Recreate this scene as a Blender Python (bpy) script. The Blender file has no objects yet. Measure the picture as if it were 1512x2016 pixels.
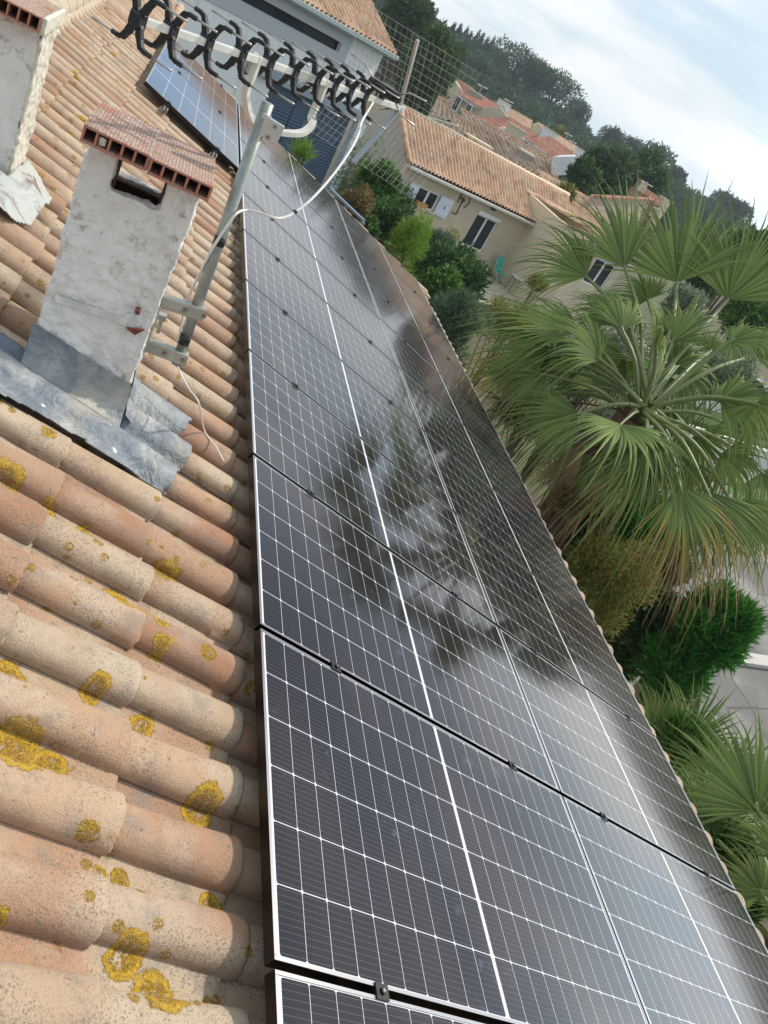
import bpy, bmesh, math, random
import numpy as np
from mathutils import Vector, Matrix, noise as mnoise

# ------------------------------------------------------------------ camera, sky, sun, exposure
sc = bpy.context.scene
COL = sc.collection
RC = np.array([[0.872265, -0.155988, 0.463474], [0.289905, -0.598762, -0.747035], [0.394038, 0.785972, -0.477053]])
CP = np.array([-0.759, -0.789, 1.690])
FPX = 1520.94
def orth():
    global RC
    z = RC[2] / np.linalg.norm(RC[2]); x = RC[0] - z * (RC[0] @ z); x /= np.linalg.norm(x)
    RC = np.array([x, np.cross(z, x), z])
orth()
cam_d = bpy.data.cameras.new('camera'); cam = bpy.data.objects.new('camera', cam_d); COL.objects.link(cam)
cam_d.sensor_fit = 'HORIZONTAL'; cam_d.sensor_width = 36.0; cam_d.lens = 36.0 * FPX / 1512.0
cam_d.clip_start = 0.05; cam_d.clip_end = 5000
cam.matrix_world = Matrix([[RC[0][i], -RC[1][i], -RC[2][i], CP[i]] for i in range(3)] + [[0, 0, 0, 1]])
sc.camera = cam

SUN_EL, SUN_AZ = math.radians(48), math.radians(68)      # azimuth from +Y towards +X
sun_d = bpy.data.lights.new('sun', 'SUN'); sun = bpy.data.objects.new('sun', sun_d); COL.objects.link(sun)
sun_d.energy = 3.3; sun_d.angle = math.radians(3); sun_d.color = (1, .90, .77)
sdir = Vector((math.sin(SUN_AZ) * math.cos(SUN_EL), math.cos(SUN_AZ) * math.cos(SUN_EL), math.sin(SUN_EL)))
sun.rotation_euler = sdir.to_track_quat('Z', 'Y').to_euler(); sun.location = (20, 10, 30)

# ------------------------------------------------------------------ node expression helper
class X:
    def __init__(s, nt, sock): s.nt = nt; s.s = sock
    def m(s, op, *a, clamp=False):
        n = s.nt.nodes.new('ShaderNodeMath'); n.operation = op; n.use_clamp = clamp
        for i, v in enumerate((s,) + a):
            if isinstance(v, X): s.nt.links.new(v.s, n.inputs[i])
            else: n.inputs[i].default_value = v
        return X(s.nt, n.outputs[0])
    def __add__(s, o): return s.m('ADD', o)
    def __sub__(s, o): return s.m('SUBTRACT', o)
    def __mul__(s, o): return s.m('MULTIPLY', o)
    def __truediv__(s, o): return s.m('DIVIDE', o)
    def lt(s, o): return s.m('LESS_THAN', o)
    def gt(s, o): return s.m('GREATER_THAN', o)
    def abs(s): return s.m('ABSOLUTE')
    def max(s, o): return s.m('MAXIMUM', o)
    def min(s, o): return s.m('MINIMUM', o)
    def smooth(s, a, b):
        n = s.nt.nodes.new('ShaderNodeMapRange'); n.interpolation_type = 'SMOOTHSTEP'; s.nt.links.new(s.s, n.inputs[0])
        if a <= b: n.inputs[1].default_value = a; n.inputs[2].default_value = b
        else: n.inputs[1].default_value = b; n.inputs[2].default_value = a; n.inputs[3].default_value = 1; n.inputs[4].default_value = 0
        return X(s.nt, n.outputs[0])
    def line(s, pitch, width, off=0.0):                 # 1 on lines of this width, centred at off + k*pitch
        return (((s - off) / pitch + 1000.5).m('FRACT') - .5).abs().lt(width / pitch / 2)

class Mat:
    def __init__(s, name, rough=.8, metal=0.0, base=(.5, .5, .5), **kw):
        s.m = bpy.data.materials.new(name); s.m.use_nodes = True; s.nt = s.m.node_tree
        s.b = s.nt.nodes['Principled BSDF']; s.set('Roughness', rough); s.set('Metallic', metal); s.set('Base Color', (*base, 1))
        for k, v in kw.items(): s.set(k.replace('_', ' '), v)
        s._tc = None
    def set(s, k, v):
        if isinstance(v, X): s.nt.links.new(v.s, s.b.inputs[k])
        else: s.b.inputs[k].default_value = v
    def link(s, sock, k): s.nt.links.new(sock.s if isinstance(sock, X) else sock, s.b.inputs[k])
    def n(s, t): return s.nt.nodes.new('ShaderNode' + t)
    def co(s):
        if s._tc is None: s._tc = s.n('TexCoord')
        return s._tc.outputs['Object']
    def sep(s, vec=None):
        n = s.n('SeparateXYZ'); s.nt.links.new(vec if vec is not None else s.co(), n.inputs[0]); return [X(s.nt, o) for o in n.outputs]
    def noise(s, scale, detail=4, rough=.55, vec=None, out=0, stretch=None, dist=0.0):
        n = s.n('TexNoise'); n.inputs['Scale'].default_value = scale; n.inputs['Detail'].default_value = detail
        n.inputs['Roughness'].default_value = rough; n.inputs['Distortion'].default_value = dist
        v = vec if vec is not None else s.co()
        if stretch:
            mp = s.n('Mapping'); mp.inputs['Scale'].default_value = stretch; s.nt.links.new(v, mp.inputs[0]); v = mp.outputs[0]
        s.nt.links.new(v, n.inputs['Vector']); return X(s.nt, n.outputs[out])
    def voro(s, scale, feat='F1', vec=None, rnd=1.0, out='Distance'):
        n = s.n('TexVoronoi'); n.feature = feat; n.inputs['Scale'].default_value = scale; n.inputs['Randomness'].default_value = rnd
        s.nt.links.new(vec if vec is not None else s.co(), n.inputs['Vector']); s.last = n; return X(s.nt, n.outputs[out])
    def attr(s, name, out='Fac'):
        n = s.n('Attribute'); n.attribute_name = name; return X(s.nt, n.outputs[out])
    def mix(s, f, a, b):
        n = s.n('Mix'); n.data_type = 'RGBA'
        for v, i in ((f, 0), (a, 6), (b, 7)):
            if isinstance(v, X): s.nt.links.new(v.s, n.inputs[i])
            elif i == 0: n.inputs[i].default_value = v
            else: n.inputs[i].default_value = (*v, 1)
        return X(s.nt, n.outputs[2])
    def bump(s, h, strength=.5, dist=.01):
        n = s.n('Bump'); n.inputs['Strength'].default_value = strength; n.inputs['Distance'].default_value = dist
        s.nt.links.new(h.s, n.inputs['Height']); s.nt.links.new(n.outputs[0], s.b.inputs['Normal'])

# world: Nishita sky with thin bright cloud
w = bpy.data.worlds.new('World'); sc.world = w; w.use_nodes = True; nt = w.node_tree
bg = nt.nodes['Background']; bg.inputs[1].default_value = .10
sky = nt.nodes.new('ShaderNodeTexSky'); sky.sky_type = 'NISHITA'; sky.sun_disc = False
sky.sun_elevation = SUN_EL; sky.sun_rotation = SUN_AZ; sky.air_density = 1.0; sky.dust_density = 1.6; sky.ozone_density = 1.2
tc = nt.nodes.new('ShaderNodeTexCoord')
mp = nt.nodes.new('ShaderNodeMapping'); mp.inputs['Scale'].default_value = (1.0, 1.0, 4.5); mp.inputs['Rotation'].default_value = (.12, .22, .4); mp.inputs['Location'].default_value = (3.4, 1.7, .6)
nt.links.new(tc.outputs['Generated'], mp.inputs[0])
def wn(scale, detail, rough, dist):
    n = nt.nodes.new('ShaderNodeTexNoise'); n.inputs['Scale'].default_value = scale; n.inputs['Detail'].default_value = detail
    n.inputs['Roughness'].default_value = rough; n.inputs['Distortion'].default_value = dist; nt.links.new(mp.outputs[0], n.inputs['Vector']); return X(nt, n.outputs[0])
cl = wn(2.2, 4, .45, .1).smooth(.30, .66) * .30 + .68
clb = wn(3.0, 5, .5, .3).smooth(.40, .60)
mxc = nt.nodes.new('ShaderNodeMix'); mxc.data_type = 'RGBA'; nt.links.new(clb.s, mxc.inputs[0])
mxc.inputs[6].default_value = (6.2, 7.7, 8.8, 1); mxc.inputs[7].default_value = (9.7, 10.0, 10.2, 1)
mx = nt.nodes.new('ShaderNodeMix'); mx.data_type = 'RGBA'
nt.links.new(cl.s, mx.inputs[0]); nt.links.new(sky.outputs[0], mx.inputs[6]); nt.links.new(mxc.outputs[2], mx.inputs[7])
nrmv = nt.nodes.new('ShaderNodeVectorMath'); nrmv.operation = 'NORMALIZE'; nt.links.new(tc.outputs['Generated'], nrmv.inputs[0])
def towards(az, el):
    d = nt.nodes.new('ShaderNodeVectorMath'); d.operation = 'DOT_PRODUCT'; nt.links.new(nrmv.outputs[0], d.inputs[0])
    a, e = math.radians(az), math.radians(el); d.inputs[1].default_value = (math.sin(a) * math.cos(e), math.cos(a) * math.cos(e), math.sin(e)); return X(nt, d.outputs['Value'])
glow = towards(76, 4).smooth(.70, .98) * 1.55 + 1.0
sky_dim = towards(57, 27).smooth(.88, .975) * -.66 + 1.0  # added dark patch in the unseen sky, dims the near panels' reflection
blue = towards(-2, 9).smooth(.965, .998)
mb_ = nt.nodes.new('ShaderNodeMix'); mb_.data_type = 'RGBA'; nt.links.new(blue.s, mb_.inputs[0]); nt.links.new(mx.outputs[2], mb_.inputs[6]); mb_.inputs[7].default_value = (4.9, 7.4, 10.6, 1)
sca = nt.nodes.new('ShaderNodeVectorMath'); sca.operation = 'SCALE'; nt.links.new(mb_.outputs[2], sca.inputs[0]); nt.links.new((glow * sky_dim).s, sca.inputs['Scale'])
nt.links.new(sca.outputs[0], bg.inputs[0])
sc.view_settings.view_transform = 'Standard'; sc.view_settings.look = 'None'; sc.view_settings.gamma = 1; sc.view_settings.exposure = 0.15
sc.cycles.max_bounces = 6; sc.cycles.transparent_max_bounces = 8
sc.cycles.use_denoising = True

# ------------------------------------------------------------------ points from rays (places everything at its own distance)
def ray(x, y):
    d = RC.T @ np.array([(x - 756) / FPX, (y - 1008) / FPX, 1.0]); return d / np.linalg.norm(d)
def atd(x, y, D): return Vector(CP + ray(x, y) * D)
def atz(x, y, z): d = ray(x, y); return Vector(CP + d * (z - CP[2]) / d[2])
def aty(x, y, Y): d = ray(x, y); return Vector(CP + d * (Y - CP[1]) / d[1])
def onplane(x, y, P, nrm):
    d = Vector(ray(x, y)); c = Vector(CP); return c + d * (((P - c).dot(nrm)) / d.dot(nrm))
PITCH = math.radians(18)
M = Matrix.Rotation(PITCH, 3, 'Y')
def rw(v, u, n=0): return M @ Vector((v, u, n))
GZ = -5.6

# ------------------------------------------------------------------ object helpers
def tag(o, label=None, cat=None, group=None, kind=None):
    if label: o['label'] = label
    if cat: o['category'] = cat
    if group: o['group'] = group
    if kind: o['kind'] = kind
    return o
def empty(name, loc=(0, 0, 0), label=None, cat=None, group=None, rot=(0, 0, 0)):
    o = bpy.data.objects.new(name, None); COL.objects.link(o); o.location = loc; o.rotation_euler = rot; o.empty_display_size = .1
    return tag(o, label, cat, group)
def link(name, me, mats, parent=None, smooth=False):
    if not isinstance(mats, (list, tuple)): mats = [mats]
    for m in mats: me.materials.append(m.m if isinstance(m, Mat) else m)
    if smooth: me.polygons.foreach_set('use_smooth', [True] * len(me.polygons))
    o = bpy.data.objects.new(name, me); COL.objects.link(o)
    if parent is not None: o.parent = parent
    return o
def origin(parent):
    L = Vector((0, 0, 0)); p = parent
    while p is not None: L = L + p.location; p = p.parent
    return L
class MB:
    def __init__(s): s.v = []; s.f = []; s.m = []; s.mi = 0
    def add(s, vs, fs):
        b = len(s.v); s.v += [Vector(q) for q in vs]; s.f += [[i + b for i in f] for f in fs]; s.m += [s.mi] * len(fs); return s
    def box(s, x0, x1, y0, y1, z0, z1, T=None):
        vs = [Vector((x, y, z)) for z in (z0, z1) for y in (y0, y1) for x in (x0, x1)]
        if T is not None: vs = [T @ q for q in vs]
        return s.add(vs, [(0, 2, 3, 1), (4, 5, 7, 6), (0, 1, 5, 4), (2, 6, 7, 3), (0, 4, 6, 2), (1, 3, 7, 5)])
    def beam(s, a, b, w, h, up=(0, 0, 1)):
        a = Vector(a); b = Vector(b); d = (b - a).normalized(); sx = d.cross(Vector(up)).normalized(); uz = sx.cross(d)
        vs = [p + sx * (w / 2 * i) + uz * (h / 2 * j) for p in (a, b) for (i, j) in ((-1, -1), (1, -1), (1, 1), (-1, 1))]
        return s.add(vs, [(0, 1, 2, 3), (7, 6, 5, 4), (0, 4, 5, 1), (1, 5, 6, 2), (2, 6, 7, 3), (3, 7, 4, 0)])
    def quad(s, a, b, c, d): return s.add([a, b, c, d], [(0, 1, 2, 3)])
    def slab(s, pts, t):                                # polygon extruded by vector t
        n = len(pts); t = Vector(t); vs = [Vector(p) for p in pts] + [Vector(p) + t for p in pts]
        return s.add(vs, [list(range(n))[::-1], list(range(n, 2 * n))] + [(i, (i + 1) % n, (i + 1) % n + n, i + n) for i in range(n)])
    def tube(s, pts, r, seg=8, cap=True):
        pts = [Vector(p) for p in pts]; n = len(pts); rs = r if isinstance(r, (list, tuple)) else [r] * n
        vs = []; prev = None
        for i, p in enumerate(pts):
            d = (pts[min(i + 1, n - 1)] - pts[max(i - 1, 0)]).normalized()
            if prev is None:
                a = Vector((0, 0, 1)) if abs(d.z) < .9 else Vector((1, 0, 0)); e = d.cross(a).normalized()
            else: e = (prev - d * prev.dot(d)).normalized()
            prev = e; g = d.cross(e)
            vs += [p + (e * math.cos(2 * math.pi * k / seg) + g * math.sin(2 * math.pi * k / seg)) * rs[i] for k in range(seg)]
        fs = [(i * seg + k, i * seg + (k + 1) % seg, (i + 1) * seg + (k + 1) % seg, (i + 1) * seg + k) for i in range(n - 1) for k in range(seg)]
        if cap: fs += [list(range(seg))[::-1], list(range((n - 1) * seg, n * seg))]
        return s.add(vs, fs)
    def build(s, name, mats, parent=None, smooth=False, local=False, bevel=0, jitter=None, fix=True):
        L = Vector((0, 0, 0)) if local else origin(parent)
        me = bpy.data.meshes.new(name)
        me.from_pydata([tuple(q - L) for q in s.v], [], s.f); me.update()
        me.polygons.foreach_set('material_index', s.m)
        if fix:
            bm = bmesh.new(); bm.from_mesh(me); bmesh.ops.recalc_face_normals(bm, faces=bm.faces); bm.to_mesh(me); bm.free()
        o = link(name, me, mats, parent, smooth)
        if bevel:
            md = o.modifiers.new('bevel', 'BEVEL'); md.width = bevel; md.segments = 2; md.limit_method = 'ANGLE'
        return o
def npmesh(name, V, F, mats, parent=None, attrs=None, smooth=False, midx=None, shift=None):
    V = np.asarray(V, np.float64).reshape(-1, 3); F = np.asarray(F, np.int32)
    if shift is not None: V = V - np.array(shift)
    k = F.shape[1]; me = bpy.data.meshes.new(name)
    me.vertices.add(len(V)); me.vertices.foreach_set('co', V.astype(np.float32).ravel())
    me.loops.add(F.size); me.loops.foreach_set('vertex_index', F.ravel())
    me.polygons.add(len(F)); me.polygons.foreach_set('loop_start', np.arange(0, F.size, k, dtype=np.int32))
    if midx is not None: me.polygons.foreach_set('material_index', np.asarray(midx, np.int32))
    me.update(calc_edges=True)
    for nme, a in (attrs or {}).items():
        at = me.attributes.new(nme, 'FLOAT', 'POINT'); at.data.foreach_set('value', np.asarray(a, np.float32))
    return link(name, me, mats, parent, smooth)
def curve(pts, n=8):                                    # smooth polyline through points (Catmull-Rom)
    P = [Vector(p) for p in pts]; P = [P[0] * 2 - P[1]] + P + [P[-1] * 2 - P[-2]]; out = []
    for i in range(1, len(P) - 2):
        for k in range(n):
            t = k / n; a, b, c, d = P[i - 1:i + 3]
            out.append(.5 * ((2 * b) + (c - a) * t + (2 * a - 5 * b + 4 * c - d) * t * t + (3 * b - a - 3 * c + d) * t ** 3))
    out.append(P[-2]); return out
rnd = random.Random(7)

# ------------------------------------------------------------------ materials
LICHEN = [(-0.871, 1.261, 0.059), (-0.711, 1.247, 0.042), (-0.579, 1.253, 0.031), (-0.027, 1.793, 0.025), (-0.278, 1.249, 0.057), (-0.438, 1.017, 0.055), (-0.374, 1.003, 0.033), (-0.307, 0.978, 0.028), (-0.288, 0.904, 0.029), (-0.392, 0.804, 0.025), (-0.343, 0.822, 0.022), (-0.464, 0.659, 0.032), (-0.683, 0.609, 0.047), (-0.294, 0.629, 0.039), (-0.101, 0.438, 0.048), (-0.624, 0.403, 0.072), (-0.529, 0.407, 0.048), (-0.361, 0.194, 0.018), (-0.057, 0.19, 0.034), (-0.197, -0.035, 0.054), (-0.279, 0.025, 0.043), (-0.581, 0.024, 0.024), (-0.806, 1.55, 0.026), (-1.328, 3.767, 0.035), (-1.645, 6.238, 0.047), (-1.455, 5.886, 0.04), (-1.172, 6.811, 0.046), (-0.903, 6.859, 0.046), (-1.258, 5.031, 0.047), (-1.265, 4.597, 0.051), (-1.581, 5.038, 0.04), (-0.863, 1.442, 0.018)]
def tile_mat(name, near=True):
    m = Mat(name, rough=.9)
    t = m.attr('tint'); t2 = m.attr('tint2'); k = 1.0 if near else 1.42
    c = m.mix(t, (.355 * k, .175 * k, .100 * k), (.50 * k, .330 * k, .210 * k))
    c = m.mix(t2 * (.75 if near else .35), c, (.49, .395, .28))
    c = m.mix(m.noise(3.5, 5).smooth(.40, .66) * .6, c, (.56, .48, .365))
    if near:
        c = m.mix(m.noise(9, 6, .65).smooth(.5, .68) * .55, c, (.235, .215, .185))
        c = m.mix(m.noise(16, 4, .6, stretch=(.5, 1, 1)).smooth(.55, .8) * .6, c, (.50, .42, .33))
        grain = m.noise(170, 3, .7); c = m.mix(grain.smooth(.53, .60) * .75 * m.noise(6, 3).smooth(.35, .6), c, (.17, .13, .10)); c = m.mix(m.noise(55, 4, .7).smooth(.62, .68) * .7, c, (.15, .12, .09))
        fine = m.noise(420, 2, .6); c = m.mix(fine.smooth(.5, .72) * .35, c, (.56, .49, .40))
        # lichen rosettes
        dn = m.noise(22, 4, .6, out=1); sub = m.n('VectorMath'); sub.operation = 'SUBTRACT'; m.nt.links.new(dn.s, sub.inputs[0]); sub.inputs[1].default_value = (.5, .5, .5)
        sc_ = m.n('VectorMath'); sc_.operation = 'SCALE'; sc_.inputs['Scale'].default_value = .034; m.nt.links.new(sub.outputs[0], sc_.inputs[0])
        ad = m.n('VectorMath'); ad.operation = 'ADD'; m.nt.links.new(m.co(), ad.inputs[0]); m.nt.links.new(sc_.outputs[0], ad.inputs[1]); wv = ad.outputs[0]
        sx, sy, sz = m.sep(wv)
        cb = m.n('CombineXYZ'); m.nt.links.new(sx.s, cb.inputs[0]); m.nt.links.new(sy.s, cb.inputs[1]); flat = cb.outputs[0]
        D = None
        for (v, u, r) in LICHEN:
            d = m.n('VectorMath'); d.operation = 'DISTANCE'; m.nt.links.new(flat, d.inputs[0]); d.inputs[1].default_value = (v, u, 0)
            q = X(m.nt, d.outputs['Value']) / (r * 1.05); D = q if D is None else D.min(q)
        D = D + (m.noise(64, 4, .7) - .5) * .55; body = D.smooth(1.03, .93)
        hole = m.noise(45, 3, .6).smooth(.52, .58) * D.smooth(.62, .35)
        tiny = m.voro(13).lt(.2) * m.noise(3.3, 2).smooth(.44, .5) * m.noise(90, 2).smooth(.35, .5)
        mid_ = m.voro(5.5, vec=wv).lt(.16) * m.noise(2.1, 3).smooth(.50, .56) * m.noise(60, 3, .7).smooth(.36, .5)
        Lm = (body * (hole * -1 + 1) * m.noise(75, 3, .7).smooth(.25, .42)).max(tiny * .9).max(mid_)
        rim = (D - .8).abs().smooth(.25, 0)
        lf = m.noise(95, 3, .7).smooth(.60, .66); lc = m.mix(rim * .5 + m.noise(130, 3, .7).smooth(.3, .7) * .7, (.20, .11, .008), (.60, .37, .028)); lc = m.mix(lf * .7, lc, (.50, .46, .36)); lc = m.mix(m.noise(140, 2, .6, dist=.5).smooth(.62, .68) * .8, lc, (.06, .045, .02))
        c = m.mix(Lm, c, lc)
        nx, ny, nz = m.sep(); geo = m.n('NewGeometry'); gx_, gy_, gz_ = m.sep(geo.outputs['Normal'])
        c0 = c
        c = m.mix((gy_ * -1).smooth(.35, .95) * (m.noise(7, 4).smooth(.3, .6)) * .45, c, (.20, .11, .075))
        m.bump(grain * .8 + fine * .5 + m.noise(24, 6, .7) * 1.3 + Lm * m.noise(220, 2) * 1.6, .9, .005)
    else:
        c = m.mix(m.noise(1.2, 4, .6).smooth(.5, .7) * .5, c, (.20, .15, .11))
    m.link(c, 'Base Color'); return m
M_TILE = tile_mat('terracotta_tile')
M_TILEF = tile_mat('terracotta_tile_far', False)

def cells_mat():
    m = Mat('solar_cells', rough=.17)
    x, y, z = m.sep(); Lx = 1.755; W = 1.038
    gx = (x - Lx / 2).abs(); inner = gx - .008
    gap_x = inner.line(.0852, .0014, 0); gap_y = (y - W / 2).line(.1692, .0024)
    dx = ((inner / .0852 + 100.5).m('FRACT') - .5).abs() * .0852; dy = (((y - W / 2) / .1692 + 100.5).m('FRACT') - .5).abs() * .1692
    dia = (dx + dy).lt(.0065)
    cen = gx.lt(.0062)
    mar = gx.gt(.008 + .852).max((y - W / 2).abs().gt(.5075))
    white = gap_x.max(gap_y).max(dia).max(cen).max(mar)
    bus = (y - W / 2).line(.01692, .0007, .00846)
    c = m.mix(m.noise(2.2, 3) * .6, (.007, .006, .011), (.026, .014, .018))
    c = m.mix(bus * .24, c, (.5, .52, .56)); c = m.mix(white, c, (.66, .69, .74))
    dust = m.noise(3.1, 6, .6).smooth(.52, .8) * .03 + m.noise(11, 5, .7).smooth(.58, .72) * m.noise(1.7, 2).smooth(.45, .6) * .16
    c = m.mix(dust, c, (.30, .42, .62))
    m.link(c, 'Base Color'); m.set('IOR', 1.66)
    m.link(m.noise(5, 3) * .03 + .062, 'Roughness'); return m
M_CELL = cells_mat()
M_FR = Mat('black_anodised_frame', rough=.32, metal=1, base=(.035, .033, .036))
M_LIP = Mat('frame_lip', rough=.3, metal=1, base=(.42, .42, .44))  # paler than the black frame: sky reflection put into the lip's base colour
M_CLAMP = Mat('black_clamp', rough=.4, metal=.6, base=(.03, .03, .033))
M_BOLT = Mat('steel_bolt', rough=.35, metal=1, base=(.30, .29, .28))
M_ALU = Mat('bare_aluminium', rough=.38, metal=.9, base=(.62, .62, .61))
M_DARK = Mat('dark_void', rough=.9, base=(.02, .017, .015))

def stucco(name, base=(.76, .755, .735), dark=(.30, .265, .23), amt=.8, bd=.02):
    m = Mat(name, rough=.92)
    c = m.mix(m.noise(5, 6, .65).smooth(.45, .75) * amt, base, (base[0] * .8, base[1] * .77, base[2] * .72))
    c = m.mix(m.noise(26, 6, .75).smooth(.52, .66) * .8 * m.noise(3.5, 2).smooth(.38, .58), c, dark); c = m.mix(m.noise(1.7, 4, .6, stretch=(3, 3, .7)).smooth(.52, .72) * .35, c, tuple(q * .55 for q in base))
    m.link(c, 'Base Color'); m.bump(m.noise(14, 8, .65, dist=.8) + m.noise(60, 4, .7) * .35, .8, bd); return m
M_STUC = stucco('grey_white_render')
M_STUC2 = stucco('cream_render', (.68, .65, .56), (.32, .27, .22), .35)
M_MORT = stucco('ridge_mortar', (.50, .43, .33), (.34, .25, .16), .5)
def brick():
    m = Mat('hollow_terracotta', rough=.9)
    x, y, z = m.sep()
    c = m.mix(m.noise(9, 5), (.33, .125, .08), (.44, .20, .135))
    groove = x.line(.0105, .0032)
    up = m.n('NewGeometry'); ux, uy, uz = m.sep(up.outputs['Normal']); top = uz.gt(.7)
    patch = m.noise(6, 3, .6).smooth(.36, .50)
    grit = m.noise(170, 3, .7).smooth(.46, .54) * top * patch
    c = m.mix(grit, c, (.50, .46, .40))
    c = m.mix(m.noise(17, 4, .6).smooth(.62, .68) * m.noise(120, 2).smooth(.45, .5) * top, c, (.42, .38, .06))
    c = m.mix(groove * top * .45, c, (.20, .085, .06))
    m.link(c, 'Base Color'); m.bump(groove * -1.4 + grit * 1.2 + m.noise(80, 3) * .3, .6, .004); return m
M_BRICK = brick()
M_FLUE = Mat('sooty_brick', rough=.95, base=(.075, .032, .022))
def zinc():
    m = Mat('weathered_zinc', rough=.6, metal=.1)
    c = m.mix(m.noise(4.5, 5, .6, dist=.6).smooth(.35, .7), (.15, .18, .22), (.42, .43, .41))
    c = m.mix(m.noise(2.6, 3, .5).smooth(.5, .75) * .6, c, (.36, .31, .24))
    c = m.mix(m.noise(38, 5, .7).smooth(.66, .72) * .75, c, (.10, .08, .07))
    c = m.mix(m.noise(22, 3, .6).smooth(.70, .74) * .8, c, (.7, .7, .68))
    m.link(c, 'Base Color'); m.link(m.noise(11, 4) * .3 + .45, 'Roughness'); m.bump(m.noise(9, 5, .6, dist=1.0) + m.noise(34, 4) * .3, .9, .03); return m
M_ZINC = zinc()
def galv(name, a, b, metal=.45, rough=.42):
    m = Mat(name, rough=rough, metal=metal); c = m.mix(m.noise(14, 5, .6).smooth(.35, .7), a, b)
    c = m.mix(m.noise(30, 4, .7).smooth(.66, .72) * .5, c, (.16, .12, .08)); m.link(c, 'Base Color'); m.bump(m.noise(60, 3), .12, .003); return m
M_GALV = galv('galvanised_mast', (.24, .27, .26), (.37, .39, .36))
M_BRKT = galv('galvanised_bracket', (.33, .35, .31), (.44, .45, .40))
M_BOOM = galv('antenna_boom', (.66, .64, .58), (.78, .77, .72), .25, .35)
M_ROD = Mat('aluminium_rod', rough=.35, metal=.8, base=(.42, .41, .39))
M_PLAS = Mat('black_plastic', rough=.38, base=(.012, .012, .016))
M_TAPE = Mat('black_tape', rough=.3, base=(.012, .012, .014))
M_CABLE = Mat('white_coax', rough=.45, base=(.72, .71, .67))
M_RUST = Mat('rusty_steel', rough=.7, metal=.3, base=(.17, .05, .03))
M_FLAT = Mat('grey_strap', rough=.5, metal=.5, base=(.34, .36, .38)); M_STRAP = galv('painted_strap', (.50, .51, .52), (.70, .70, .70), .1, .6)

# ------------------------------------------------------------------ our roof
house = empty('tiled_house', (0, 0, 0), 'low pitched canal tile roof with yellow lichen carrying the solar panels in the foreground', 'house', rot=(0, PITCH, 0))
PU = .209
def tile_arrays(tiles, cover, NL, NT, seed):
    rs = np.random.RandomState(seed); T = np.array(tiles); n = len(T); L = .45
    s = np.concatenate([np.linspace(0, .93, NL - 2), [.985, 1.0]])
    th = np.linspace(0, math.pi, NT)
    S, TH = np.meshgrid(s, th, indexing='ij')
    endr = np.where(S >= .999, .965, 1.0)
    if cover:
        w = (.060 + .015 * S) * endr; h = (.054 + .013 * S) * endr
        X0 = -np.cos(TH) * w * (1 + .02 * np.sin(TH)); Z0 = -.165 + h * np.power(np.clip(np.sin(TH), 0, 1), .85) + .005 * S
        Xi = X0[-1] * .86; Zi = Z0[-1] - .0135 * np.sin(TH[-1]) ** .5
    else:
        xx = -np.cos(TH); X0 = xx * .112; Z0 = -.178 + .034 * xx ** 2 + .013 * S - np.where(S >= .999, .003, 0)
        Xi = X0[-1]; Zi = Z0[-1] - .014
    V1 = np.concatenate([np.stack([-L * (1 - S), X0, Z0], -1).reshape(-1, 3), np.stack([np.zeros(NT), Xi, Zi], -1), np.stack([np.full(NT, -.08), Xi, Zi], -1)])
    nl = len(s) + 2
    a = np.arange((nl - 1) * NT).reshape(nl - 1, NT)[:, :-1].ravel(); F1 = np.stack([a, a + 1, a + NT + 1, a + NT], 1)
    yaw = rs.normal(0, .014, n); dv = rs.normal(0, .007, n); du = rs.normal(0, .004, n); dz = rs.normal(0, .0022, n); roll = rs.normal(0, .04, n); wid = rs.normal(1, .018, n)
    V = np.repeat(V1[None], n, 0)
    bend = rs.normal(0, .0015, (n, 1)) * np.sin(V[:, :, 0] * 9)
    V[:, :, 1] *= wid[:, None]; vx = V[:, :, 0].copy(); vy = V[:, :, 1].copy()
    V[:, :, 0] = vx - vy * yaw[:, None] + (T[:, 0] + dv)[:, None]
    V[:, :, 1] = vy + vx * yaw[:, None] + (T[:, 1] + du)[:, None] + bend
    V[:, :, 2] += dz[:, None] + vy * roll[:, None]
    V[:, :, 2] += (rs.rand(n, V1.shape[0]) - .5) * .0012
    chip = rs.rand(n, NT) ** 6 * .014; k_ = (NL - 1) * NT
    V[:, k_:k_ + NT, 0] -= chip; V[:, k_ + NT:k_ + 2 * NT, 0] -= chip
    F = (F1[None] + (np.arange(n) * len(V1))[:, None, None]).reshape(-1, 4)
    nv = len(V1)
    return V.reshape(-1, 3), F, np.repeat(rs.rand(n) ** 1.1, nv), np.repeat(np.clip(rs.rand(n) * 1.5 - .5, 0, 1), nv)
VE = [0.365 * k for k in range(-5, 11)] + [3.91]
def tiles_for(off, lo, hi, rows=None):
    out = []
    for vi, ve in enumerate(rows if rows is not None else VE):
        umax = hi if ve > -.8 else 15.2
        i = lo
        while .10 + off + PU * i < umax: out.append((ve, .10 + off + PU * i)); i += 1
    return out
def nearsplit(t): return [q for q in t if q[1] < 3.2 and q[0] < .1], [q for q in t if not (q[1] < 3.2 and q[0] < .1)]
Vs, Fs, A1, A2, nb = [], [], [], [], 0
for off, cover in ((0, True), (PU / 2, False)):
    a, b = nearsplit(tiles_for(off, -10, 10.85))
    for grp, NL, NT, sd in ((a, 12, 19, 3), (b, 6, 11, 4)):
        V, F, t1, t2 = tile_arrays(grp, cover, NL, NT, sd + (0 if cover else 10)); Vs.append(V); Fs.append(F + nb); nb += len(V); A1.append(t1); A2.append(t2)
npmesh('roof_tiles', np.concatenate(Vs), np.concatenate(Fs), M_TILE, house, {'tint': np.concatenate(A1), 'tint2': np.concatenate(A2)}, smooth=True)
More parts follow.
